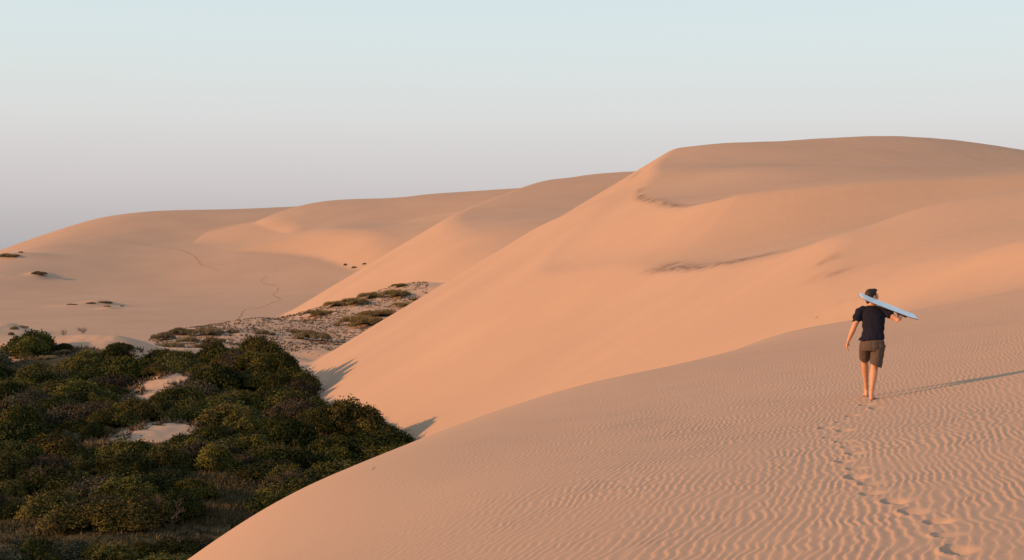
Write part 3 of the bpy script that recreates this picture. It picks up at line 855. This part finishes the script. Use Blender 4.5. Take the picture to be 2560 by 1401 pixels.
def leaf_quads(r, pos, nrm, size, tint, stretch=1.7):
    """A small pointed leaf quad at every pos."""
    n = len(pos)
    a = unit(np.cross(nrm, r.normal(size=(n, 3)))); b = np.cross(nrm, a)
    L = (size * stretch)[:, None]; W = size[:, None]
    V = np.stack([pos - a * L * 0.5, pos + b * W * 0.5 + nrm * W * 0.12, pos + a * L * 0.5, pos - b * W * 0.5 + nrm * W * 0.12], 1).reshape(-1, 3)
    Fc = np.arange(4 * n).reshape(-1, 4)
    return V, Fc, np.repeat(tint, 4)

def bush_foliage(name, seed, mat, nleaf=7000, flat=0.62, open_=0.0, leaf=0.062, nl=24):
    r = np.random.default_rng(seed)
    C, Rr = [], []
    while len(C) < nl:                                   # lobes over a low dome
        az = r.uniform(0, 2 * np.pi); q = np.sqrt(r.uniform(0.0, 1.0))
        rad = r.uniform(0.13, 0.30)
        h = flat * np.sqrt(max(0, 1 - q * q)) * r.uniform(0.72, 1.0)
        C.append((q * 0.78 * np.cos(az), q * 0.78 * np.sin(az), max(h - rad * 0.35, 0.10))); Rr.append(rad)
    C = np.array(C); Rr = np.array(Rr)
    w_ = Rr ** 2; k = r.choice(nl, nleaf, p=w_ / w_.sum())
    d = unit(r.normal(size=(nleaf, 3))); d[:, 2] = np.abs(d[:, 2]) * 1.0 - 0.28 * (r.random(nleaf) < 0.5); d = unit(d)
    # sprigs: leaves gather into tufts on each lobe
    tuft = np.round(d * 3.2) / 3.2 + r.normal(size=(nleaf, 3)) * 0.16
    d = unit(0.45 * d + 0.55 * tuft)
    depth = 1.0 + r.normal(size=nleaf) * (0.17 + 0.2 * open_) + 0.35 * (r.random(nleaf) < 0.04)
    pos = C[k] + d * (Rr[k] * depth)[:, None]
    pos[:, 2] = np.maximum(pos[:, 2], 0.02 + 0.1 * r.random(nleaf))
    nrm = unit(d * 0.8 + r.normal(size=(nleaf, 3)) * 0.55 + np.array((0, 0, 0.25)))
    size = leaf * r.uniform(0.6, 1.35, nleaf)
    lobe_t = r.uniform(0.0, 0.95, nl) ** 1.3
    tint = np.clip(lobe_t[k] + r.normal(size=nleaf) * 0.2, 0, 1)
    V, Fc, T = leaf_quads(r, pos, nrm, size, tint)
    me = make_mesh(name, V, Fc, mat, smooth=False)
    set_tint(me, T)
    return me

def tube_mesh(paths, name, mat, sides=5):
    """paths: list of (points Nx3, radii N)."""
    V, Fc = [], []
    off = 0
    for p, rad in paths:
        p = np.asarray(p, float); n = len(p)
        t = unit(np.gradient(p, axis=0))
        ref = np.where(np.abs(t[:, 2:3]) > 0.9, np.array([[1.0, 0, 0]]), np.array([[0, 0, 1.0]]))
        u = unit(np.cross(t, ref)); v = np.cross(t, u)
        a = np.arange(sides) * 2 * np.pi / sides
        ring = p[:, None] + (u[:, None] * np.cos(a)[None, :, None] + v[:, None] * np.sin(a)[None, :, None]) * np.asarray(rad)[:, None, None]
        V.append(ring.reshape(-1, 3))
        i = np.arange(n - 1)[:, None] * sides + np.arange(sides)[None]; j = np.arange(n - 1)[:, None] * sides + (np.arange(sides)[None] + 1) % sides
        Fc.append(np.stack([i, j, j + sides, i + sides], -1).reshape(-1, 4) + off)
        off += n * sides
    return make_mesh(name, np.concatenate(V), np.concatenate(Fc), mat)

def branch_paths(seed, n0=6, levels=3, length=0.5, up=0.75, rad=0.035, spread=0.7, kids=3, base=0.06):
    r = np.random.default_rng(seed)
    out = []
    def grow(p, d, L, rd, lev):
        pts = [p]; dd = d.copy()
        for _ in range(4):
            dd = unit(dd + r.normal(size=3) * 0.22 + np.array((0, 0, 0.04)))
            pts.append(pts[-1] + dd * L / 4)
        pts = np.array(pts)
        out.append((pts, np.linspace(rd, rd * 0.55, 5)))
        if lev > 0:
            for _ in range(kids):
                q = pts[r.integers(2, 5)]
                nd = unit(dd + r.normal(size=3) * spread)
                nd[2] = nd[2] if nd[2] > -0.1 else -nd[2]
                grow(q, nd, L * r.uniform(0.55, 0.8), rd * 0.52, lev - 1)
    for k in range(n0):
        az = 2 * np.pi * (k + r.random()) / n0
        d = unit(np.array((np.cos(az), np.sin(az), up * r.uniform(0.6, 1.5))))
        grow(np.array((np.cos(az) * base, np.sin(az) * base, -0.06)), d, length * r.uniform(0.75, 1.15), rad, levels)
    return out

def blades_mesh(name, seed, mat, n, fx, fy, fz, h, w_=0.03, lean=(0.35, 0.1)):
    """A low mound of grass blades: one thin triangle pair each, leaning with the wind."""
    r = np.random.default_rng(seed)
    q = np.sqrt(r.random(n)) ; a = r.uniform(0, 2 * np.pi, n)
    q = q * (0.78 + 0.75 * noise(np.cos(a) * 1.7 + seed, np.sin(a) * 1.7))
    x, y = q * np.cos(a), q * np.sin(a)
    z = np.sqrt(np.clip(1 - q * q, 0, 1)) * (0.75 + 0.5 * noise(x * 2.3 + seed, y * 2.3)) - 0.1
    base = np.stack([x * fx, y * fy, z * fz], -1)
    d = unit(np.stack([x * 0.4 + lean[0] + r.normal(size=n) * 0.45, y * 0.4 + lean[1] + r.normal(size=n) * 0.45, np.full(n, 0.85)], -1))
    hh = h * r.uniform(0.5, 1.3, n)
    s_ = unit(np.cross(d, r.normal(size=(n, 3)))) * w_
    tip = base + d * hh[:, None]; mid = base + d * hh[:, None] * 0.5 + np.array((0, 0, 0.0))
    V = np.stack([base - s_, base + s_, mid + s_ * 0.8, tip, mid - s_ * 0.8], 1).reshape(-1, 3)
    i = np.arange(n)[:, None] * 5
    Fc = np.concatenate([i + np.array([[0, 1, 2, 4]]), i + np.array([[4, 2, 3, 3]])[:, :4]], 0)
    # second piece as a triangle: rebuild with triangles only
    tri = np.concatenate([i + np.array([[0, 1, 2]]), i + np.array([[0, 2, 4]]), i + np.array([[4, 2, 3]])], 0)
    me = make_mesh(name, V, tri, mat, smooth=False)
    set_tint(me, np.repeat(np.clip(r.normal(0.45, 0.25, n), 0, 1), 5))
    return me

KINDS = {
    'dark': [bush_foliage("foliage", 100 + k, m_leaf_dark, 14000, f, 0, 0.044, nl) for k, (f, nl) in enumerate([(0.60, 44), (0.72, 52), (0.50, 40), (0.64, 36)])],
    'olive': [bush_foliage("foliage", 120 + k, m_leaf_olive, 13000, f, 0.2, 0.042, nl) for k, (f, nl) in enumerate([(0.66, 38), (0.56, 46), (0.80, 40)])],
    'grey': [bush_foliage("foliage", 160 + k, m_leaf_grey, 10000, f, 0.35, 0.036, nl) for k, (f, nl) in enumerate([(0.48, 30), (0.60, 44)])],
    'dry': [bush_foliage("foliage", 140 + k, m_leaf_dry, 10000, f, 0.5, 0.034, nl) for k, (f, nl) in enumerate([(0.62, 34), (0.72, 40)])],
}
STEMS = [tube_mesh(branch_paths(200 + k, 6, 2, 0.45, 0.9, 0.035), "stem", m_wood, 5) for k in range(2)]
DEAD = [tube_mesh(branch_paths(220 + k, 4, 4, 0.42, 1.5, 0.030, 0.62, 3), "branch", m_dead, 4) for k in range(2)]
m_mat2 = leaf_material("ochre_green_blades", (0.115, 0.092, 0.040), (0.27, 0.205, 0.095), 0.012)
MATS2 = [blades_mesh("blades", 320 + k, m_mat2, 6000, 1.0, 1.0, 0.30, 0.16, 0.012) for k in range(2)]
MATS = [blades_mesh("blades", 300 + k, m_mat, 6000, 1.0, 1.0, 0.30, 0.16, 0.012) for k in range(3)]

# scatter in plan: bushes keep their distance from each other and from the clearings
cand = []
rr = np.random.default_rng(11)
lo, hi = SCRUB.min(0), SCRUB.max(0)
xs = rr.uniform(lo[0], hi[0], 60000); ys = rr.uniform(lo[1], hi[1], 60000)
ok = in_poly(xs, ys, SCRUB); xs, ys = xs[ok], ys[ok]
px_ = CX + F * xs / ys
ok = (px_ > -140) & (px_ < 1010); xs, ys = xs[ok], ys[ok]
rad = (0.85 + 0.0080 * ys) * rr.uniform(0.5, 1.5, len(xs))
cd_s = clear_dist(xs, ys, ('sand',)); cd_g = clear_dist(xs, ys, ('grass', 'litter'))
order = np.argsort(-rad + rr.normal(size=len(rad)) * 0.25)
placed = []
for px, py, q in [(600, 922, 2.6), (640, 928, 2.5), (672, 936, 2.5), (704, 952, 2.6), (730, 978, 2.6), (748, 1005, 2.5), (764, 1032, 2.4), (690, 985, 2.6), (640, 965, 2.7), (835, 1074, 2.4), (880, 1082, 2.6), (908, 1094, 2.4), (932, 1106, 2.0), (700, 1030, 2.6), (575, 925, 2.6),
                  (135, 1290, 1.8), (215, 1312, 1.9), (290, 1318, 2.0), (362, 1308, 1.9), (430, 1290, 1.7), (175, 1245, 1.9), (255, 1255, 2.0), (335, 1248, 1.9), (410, 1238, 1.8), (480, 1250, 1.5), (50, 1296, 1.4), (20, 1245, 1.6), (300, 1205, 1.9),
                  (15, 1392, 1.3), (95, 1400, 1.3), (175, 1398, 1.2), (260, 1402, 1.3), (345, 1400, 1.2), (430, 1396, 1.3), (500, 1384, 1.1)]:
    x, y, _ = hit(px, py, 55, 300)
    placed.append((x, y, q))
n_edge = len(placed)
for i in order:
    x, y, q = xs[i], ys[i], rad[i]
    if cd_s[i] < q * 1.0 or cd_g[i] < q * 0.85: continue
    if placed:
        P_ = np.array(placed)
        if (np.hypot(P_[:, 0] - x, P_[:, 1] - y) < 0.70 * (P_[:, 2] + q)).any(): continue
    placed.append((x, y, q))
B = np.array(placed)
BZ = ground(B[:, 0], B[:, 1])
taller = (in_poly(B[:, 0], B[:, 1], np.array([hit(px, py, 55, 400)[:2] for px, py in [(560, 905), (660, 905), (748, 985), (775, 1035), (600, 1020)]])))
BH = rr.uniform(0.7, 1.35, len(B)) * np.where(taller, 1.15, 1.0)
BH *= np.where(B[:, 1] < 76, 0.7, 1.0)
BH[:n_edge] = rr.uniform(0.9, 1.15, n_edge)
BH[3:8] *= 1.25; BH[9:13] *= 1.0
def visible(x, y, ztop, n=160):
    """True where a point stands clear of the dunes in front of it."""
    t = np.linspace(0.05, 0.985, n)
    X = x[:, None] * t; Y = y[:, None] * t; Z = ztop[:, None] * t
    H = heights(X.ravel(), Y.ravel())[0].reshape(X.shape)
    return (H < Z).all(1)
vis = visible(B[:, 0], B[:, 1], BZ + 0.62 * B[:, 2] * BH)
bpx = CX + F * B[:, 0] / B[:, 1]; b_py = CY - F * (BZ + 0.3 * B[:, 2]) / B[:, 1]
half = F * B[:, 2] / B[:, 1]
vis &= (bpx + half > 4) & (b_py - half * 0.7 < 1396)
B, BZ, BH, bpx = B[vis], BZ[vis], BH[vis], bpx[vis]

ORD = ["first", "second", "third", "fourth", "fifth", "sixth", "seventh", "eighth", "ninth", "tenth", "eleventh", "twelfth", "thirteenth", "fourteenth", "fifteenth", "sixteenth", "seventeenth", "eighteenth"]
NUM = ['one', 'two', 'three', 'four', 'five', 'six', 'seven', 'eight', 'nine', 'ten', 'eleven', 'twelve']
def zone(px, d):
    if d < 77: return "thicket below the grass strip"
    if d < 104: return "thicket above the grass strip" if px < 560 else "thicket along the rippled dune"
    if px > 600 and d < 135: return "thicket along the rippled dune"
    if px > 350 and d < 215: return "thicket under the tall dune"
    if d > 185: return "thicket before the plain"
    return "thicket beside the sand patches"
zones = {}
for k in range(len(B)):
    zones.setdefault(zone(bpx[k], B[k, 1]), []).append(k)
WORD = {'grey': "grey green", 'dark': "dark green", 'olive': "olive green", 'dry': "dry brown"}
NAME = {'grey': "grey_bush", 'dark': "green_bush", 'olive': "olive_bush", 'dry': "dry_bush"}
for zn, ks in zones.items():
    ks.sort(key=lambda k: -B[k, 1])
    per = max(5, min(12, int(round(math.sqrt(len(ks) * 2.2)))))
    for row in range(0, len(ks), per):
        line = sorted(ks[row:row + per], key=lambda k: bpx[k])
        for col, k in enumerate(line):
            x, y, q = B[k]
            sel = noise(np.array([x / 7.0]), np.array([y / 9.0]))[0] + rr.normal() * 0.22
            if y > 185 and bpx[k] < 420: sel = min(sel, 0.05)
            kind = 'dry' if sel > 0.40 else ('olive' if sel > 0.0 else ('dark' if sel > -0.42 else 'grey'))
            e = empty(NAME[kind], (x, y, BZ[k] - 0.05 * q))
            e.rotation_euler.z = rr.uniform(0, 6.28)
            e.scale = (q * rr.uniform(0.95, 1.35), q * rr.uniform(0.8, 1.15), q * BH[k])
            var = int(rr.integers(0, 6)); ms = KINDS[kind]
            part("foliage", ms[var % len(ms)], e); part("stem", STEMS[var % 2], e)
            if kind in ('dry', 'grey') or rr.random() < 0.15:
                tw = part("twig", DEAD[var % 2], e); tw.scale = (0.75, 0.75, 0.95)
            nrow = row // per
            tag(e, f"{WORD[kind]} bush, {ORD[col]} from left, {ORD[nrow]} row from back, {zn}", "bush", "bushes of the scrub valley")

# bare shrubs that stand out of the thicket
for px, py, d0, size, lbl in [(162, 838, 200, 1.9, "bare twiggy shrub poking above the dark bush by the plain, smaller of two"), (207, 834, 200, 2.6, "bare shrub with one upright branch poking above the dark bush by the plain"),
                              (402, 1312, 60, 2.2, "grey leafless shrub at the right end of the thicket above the grass strip"), (98, 1232, 60, 2.4, "brown leafless shrub with a bent stem left of the thicket above the grass strip"),
                              (545, 1052, 90, 2.6, "bare brown shrub just above the topmost green bushes right of the sand patch"), (738, 965, 120, 2.4, "grey-brown leafless shrub on the edge of the thicket under the tall dune"),
                              (655, 1150, 80, 2.0, "grey-brown leafless shrub in the thicket along the rippled dune")]:
    x, y, z = hit(px, py, d0, 400)
    e = empty("dead_shrub", (x, y, z)); e.scale = (size,) * 3; e.rotation_euler.z = px * 0.37
    part("branch", DEAD[int(px) % 2], e)
    tag(e, lbl, "shrub", "leafless shrubs")

# small forked tree with leaf rosettes
tx, ty, tz = hit(252, 1040, 80, 300)
tree = empty("rosette_tree", (tx, ty, tz)); tag(tree, "small forked tree with spiky leaf rosettes beside the middle sand patch", "tree")
bp2 = branch_paths(77, 3, 2, 1.35, 1.6, 0.085, 0.55, 3, 0.08)
part("trunk", tube_mesh(bp2, "trunk", m_wood, 6), tree)
rv_, rf_, rt_ = [], [], []
r77 = np.random.default_rng(5)
for pts, rd in bp2:
    if rd[0] > 0.05: continue
    c = pts[-1]; n = 34
    d = unit(r77.normal(size=(n, 3)) + np.array((0, 0, 0.5)))
    s_ = unit(np.cross(d, r77.normal(size=(n, 3)))) * 0.035
    L = r77.uniform(0.35, 0.6, n)[:, None]
    V = np.stack([c - s_, c + s_, c + d * L * 0.6 + s_ * 0.9, c + d * L - np.array((0, 0, 0.06)), c + d * L * 0.6 - s_ * 0.9], 1).reshape(-1, 3)
    off = sum(len(a) for a in rv_); i5 = np.arange(n)[:, None] * 5 + off
    rv_.append(V); rf_.append(np.concatenate([i5 + np.array([[0, 1, 2]]), i5 + np.array([[0, 2, 4]]), i5 + np.array([[4, 2, 3]])])); rt_.append(np.repeat(r77.uniform(0.2, 0.9, n), 5))
cm = make_mesh("crown", np.concatenate(rv_), np.concatenate(rf_), m_leaf_olive, smooth=False); set_tint(cm, np.concatenate(rt_))
part("crown", cm, tree)

# grey-green mats on the knoll and the plain: (px, py, nearest depth, width px, depth m, height m, label)
MAT = [(408, 850, 200, 70, 6, 1.6, "grey-green mat at the left end of the knoll"), (455, 838, 225, 80, 6, 1.6, "grey-green mat on the knoll's crest left of the bare sand"), (520, 836, 225, 80, 6, 1.5, "grey-green mat on the knoll's crest, second from its left end"),
       (470, 858, 215, 70, 5, 1.3, "grey-green mat in the middle of the knoll's overgrown left flank"), (535, 858, 215, 64, 5, 1.2, "grey-green mat at the right edge of the knoll's overgrown left flank"), (430, 868, 205, 60, 4, 1.1, "grey-green mat low on the knoll behind the dark bush"),
       (510, 870, 205, 56, 4, 1.0, "grey-green mat lowest on the knoll's left flank"), (582, 832, 225, 38, 3, 0.9, "small grey-green mat alone on the speckled slope, leftmost"), (655, 834, 225, 36, 3, 1.0, "small slanting mat in the middle of the speckled slope"),
       (680, 838, 225, 20, 2, 0.7, "tiny brown mat right of the small slanting mat"), (782, 852, 225, 100, 5, 2.2, "large brown-green mat in the hollow before the tall dune's flank"), (742, 832, 235, 56, 3, 0.8, "low faint mat above the large mat in the hollow"),
       (905, 812, 250, 96, 6, 2.6, "large brown-green mat against the tall dune's edge"), (950, 790, 260, 90, 6, 1.8, "flat brown mat stretching along the tall dune's edge"), (800, 788, 270, 70, 4, 1.6, "brown-green mat at the lower left of the upper knoll"),
       (838, 764, 275, 46, 4, 1.5, "bright green-brown mat where the upper knoll begins"), (885, 760, 275, 56, 4, 1.9, "brown-green mat halfway up the upper knoll"), (925, 745, 285, 50, 4, 1.9, "brown-green mat below the top of the upper knoll"),
       (990, 742, 295, 56, 5, 2.3, "brown-green mat on the right shoulder of the upper knoll"), (1000, 716, 300, 36, 3, 1.0, "small dark mat on the very top of the upper knoll"), (1010, 765, 280, 50, 4, 1.2, "long thin mat nearest the tall dune's edge on the upper knoll"), (1040, 750, 290, 24, 3, 0.7, "tiny mat at the far right of the upper knoll"),
       (98, 687, 430, 44, 5, 1.6, "dark tuft capping the lone mound on the plain"), (262, 757, 380, 36, 3, 0.7, "brown tuft along the crest of the low mound on the plain, rightmost"), (228, 759, 380, 30, 3, 0.6, "brown tuft in the middle of the low mound's crest on the plain"), (180, 762, 380, 30, 2, 0.45, "brown tuft at the left end of the low mound's crest on the plain"),
       (268, 767, 380, 16, 2, 0.6, "small dark tuft on the knob before the low mound on the plain"), (305, 766, 380, 12, 2, 0.4, "tiny tuft right of the low mound on the plain"), (22, 642, 500, 64, 8, 1.6, "green mat on the far dune's slope at the picture's left edge"), (52, 632, 500, 10, 3, 0.8, "tiny tuft above the green mat on the far dune"),
       (863, 664, 430, 10, 3, 1.0, "tiny dark shrub at the foot of the far bright slip face, left one"), (886, 670, 430, 16, 3, 0.8, "low dark shrub between two tiny ones just above the middle dune's edge"), (911, 661, 380, 10, 2, 0.8, "tiny dark shrub on the middle dune's slope"),
       (36, 824, 200, 26, 2, 0.9, "dark root tangle on the crest of the wind-cut mound at the left"), (58, 820, 200, 30, 2, 0.7, "dark root tangle trailing down the wind-cut mound"), (28, 838, 200, 14, 2, 0.9, "dark root tangle on the face of the wind-cut mound"), (40, 853, 190, 34, 2, 0.7, "low tangle at the foot of the wind-cut mound"), (88, 828, 200, 22, 2, 0.4, "thin tuft right of the wind-cut mound"),
       (120, 898, 150, 50, 4, 0.7, "pale grey mat between the dark bushes at the left"), (160, 884, 150, 50, 4, 0.7, "pale grey mat running up towards the dark bush by the plain")]
for q, (px, py, d0, wpx, dm, hm, lbl) in enumerate(MAT):
    x, y, z = hit(px, py, d0, 900)
    r_ = wpx / F * y / 2
    e = empty("mat_shrub", (x, y, z - 0.12)); e.scale = (r_, dm / 2, hm / 0.42)
    me = MATS[q % 3]
    if 12 <= q <= 21:
        me = MATS2[q % 2]; e.scale = (r_ * 1.35, dm / 2 * 1.4, hm / 0.5)
    part("blades", me, e)
    tag(e, lbl, "shrub", "low mats on the knoll and plain")

# thousands of small tussocks on the knoll: too many to count
def tuft_cloud(name, mat, X, Y, size, seed, blades=6, label="", cat="grass"):
    r = np.random.default_rng(seed); n = len(X)
    Z = ground(X, Y)
    base = np.repeat(np.stack([X, Y, Z], -1), blades, 0); sz = np.repeat(size, blades)[:, None]
    m = n * blades
    base = base + r.normal(size=(m, 3)) * sz * np.array((0.30, 0.30, 0.0)) - np.array((0, 0, 0.03))
    d = unit(r.normal(size=(m, 3)) * np.array((0.6, 0.6, 0.25)) + np.array((0.15, 0, 0.75)))
    s_ = unit(np.cross(d, r.normal(size=(m, 3)))) * sz * 0.16
    tip = base + d * sz * r.uniform(0.6, 1.25, (m, 1))
    V = np.stack([base - s_, base + s_, tip], 1).reshape(-1, 3)
    me = make_mesh(name, V, np.arange(3 * m).reshape(-1, 3), mat, smooth=False)
    set_tint(me, np.repeat(np.repeat(np.clip(r.normal(0.4, 0.25, n), 0, 1), blades), 3))
    o = part(name, me); tag(o, label, cat, kind="stuff")
    return o
r9 = np.random.default_rng(21)
kx = r9.uniform(-82, 2, 60000); ky = r9.uniform(232, 345, 60000)
kz, ki = heights(kx, ky)
kpx = CX + F * kx / ky; kpy = CY - F * kz / ky
dens = np.where(kpx > 480, 0.95, 0.35) * sstep(892, 862, kpy + 10 * noise(kx / 5, ky / 5)) + 0.25 * sstep(905, 885, kpy)
dens *= np.clip(0.65 + 1.1 * noise(kx / 6, ky / 6) + 0.5 * noise(kx / 2, ky / 2), 0, 1)
dens *= (kpx < 1070) * (ki == 2) * (kpx > 380) * (knob_tps(kx, ky) + 1.2 > kz)
upper = sstep(770, 800, kpx) * sstep(770, 745, kpy + (kpx - 900) * 0.25)
keep = r9.random(60000) < dens * 0.42
tuft_cloud("tussock_grass", m_tuft, kx[keep], ky[keep], r9.uniform(0.18, 0.42, keep.sum()), 31, 6, "speckled cover of small grey-brown tussocks on the sandy knoll")
# tussocks round the bare patches in the scrub and on the wind-cut mound
vx = r9.uniform(-80, -5, 90000); vy = r9.uniform(75, 275, 90000)
cs = clear_dist(vx, vy, ('sand', 'litter'))
pm = (cs + 1.2 * noise(vx / 1.2, vy / 1.8) > -1.0) & (cs < 1.2) & in_poly(vx, vy, SCRUB)
k0 = (np.abs(CX + F * vx / vy - 40) < 75) & (vy > 228) & (vy < 262) & (noise(vx / 4, vy / 4) > -0.05)
pick = (pm & (r9.random(90000) < 0.5)) | (k0 & (r9.random(90000) < 0.45))
tuft_cloud("fringe_grass", m_tuft, vx[pick], vy[pick], r9.uniform(0.25, 0.75, pick.sum()), 33, 7, "scattered tufts around the bare sand patches in the scrub")
cg = clear_dist(vx, vy, ('grass',))
pg = (cg < 0.9) & (r9.random(90000) < 0.9)
gx = np.repeat(vx[pg], 12) + r9.normal(size=pg.sum() * 12) * 0.5; gy = np.repeat(vy[pg], 12) + r9.normal(size=pg.sum() * 12) * 0.5
gx2 = r9.uniform(-80, -5, 40000); gy2 = r9.uniform(55, 110, 40000)
pg2 = (clear_dist(gx2, gy2, ('grass',)) < 0.9)
gx = np.concatenate([gx, gx2[pg2]]); gy = np.concatenate([gy, gy2[pg2]])
tuft_cloud("grass", m_grass, gx, gy, r9.uniform(0.15, 0.38, len(gx)), 35, 4, "dim grass strips winding between the bushes in the valley")

# churned sand of the walkers' tracks across the plain
m_darker_sand = sand_material("darker_sand", (0.33, 0.225, 0.158))[0]  # clods tinted darker than the dunes so the trails read dark
def clods(name, pxs, d0, d1, step, size, label):
    P0 = np.array([hit(px, py, d0, d1)[:2] for px, py in pxs])
    c = catmull(P0, 12)
    seg = np.hypot(*np.diff(c, axis=0).T); L = np.concatenate([[0], np.cumsum(seg)])
    t = np.arange(0, L[-1], step)
    x = np.interp(t, L, c[:, 0]) + r9.normal(size=len(t)) * 0.18; y = np.interp(t, L, c[:, 1]) + r9.normal(size=len(t)) * 0.35
    z = ground(x, y)
    V, Fc = [], []
    for k in range(len(t)):
        a = np.arange(6) * np.pi / 3 + r9.random()
        rx, ry, h = size * r9.uniform(0.6, 1.2), size * r9.uniform(0.6, 1.2), size * r9.uniform(0.35, 0.6)
        o_ = 13 * k
        V += [(x[k] + rx * math.cos(q), y[k] + ry * math.sin(q), z[k] - 0.06) for q in a]
        V += [(x[k] + 0.7 * rx * math.cos(q), y[k] + 0.7 * ry * math.sin(q), z[k] + h * 0.7) for q in a]
        V += [(x[k], y[k], z[k] + h)]
        for q in range(6):
            b = (q + 1) % 6
            Fc += [(o_ + q, o_ + b, o_ + 6 + b), (o_ + q, o_ + 6 + b, o_ + 6 + q), (o_ + 6 + q, o_ + 6 + b, o_ + 12)]
    me = make_mesh(name, np.array(V), np.array(Fc), m_darker_sand)
    o = part(name, me); tag(o, label, "footprints", kind="stuff")
clods("footprint_trail", [(330, 607), (372, 614), (420, 621), (455, 627), (490, 645), (503, 662), (520, 668), (545, 677)], 450, 900, 1.3, 0.33, "distant footprint trail curving down the far dune onto the plain")
clods("footprint_trail", [(664, 690), (653, 704), (668, 712), (692, 718), (694, 727), (682, 738), (700, 749), (680, 757), (650, 770), (612, 775), (605, 783), (594, 800)], 330, 800, 1.0, 0.27, "distant footprint trail zigzagging across the plain to the knoll")

# two bits of driftwood on the sand
for px, py, L_, lbl in [(934, 1177, 0.028, "tiny dark twig lying alone on the smooth edge of the rippled dune"), (2042, 795, 0.06, "tiny dark twig lying alone left of the person's shoulder")]:
    x, y, z = hit(px, py, 8, 120)
    o = part("twig", tube_mesh([(np.array([(-L_, 0, 0.01), (-L_ * 0.3, 0.01, 0.03), (L_ * 0.4, 0, 0.035), (L_, 0.02, 0.06)]), np.array([0.012, 0.014, 0.012, 0.006]) * L_ / 0.09), (np.array([(0, 0.005, 0.03), (L_ * 0.3, 0.05 * L_ / 0.1, 0.07)]), np.array([0.008, 0.004]) * L_ / 0.09)], "twig", m_wood))
    o.location = (x, y, z); tag(o, lbl, "twig", "twigs on the sand")
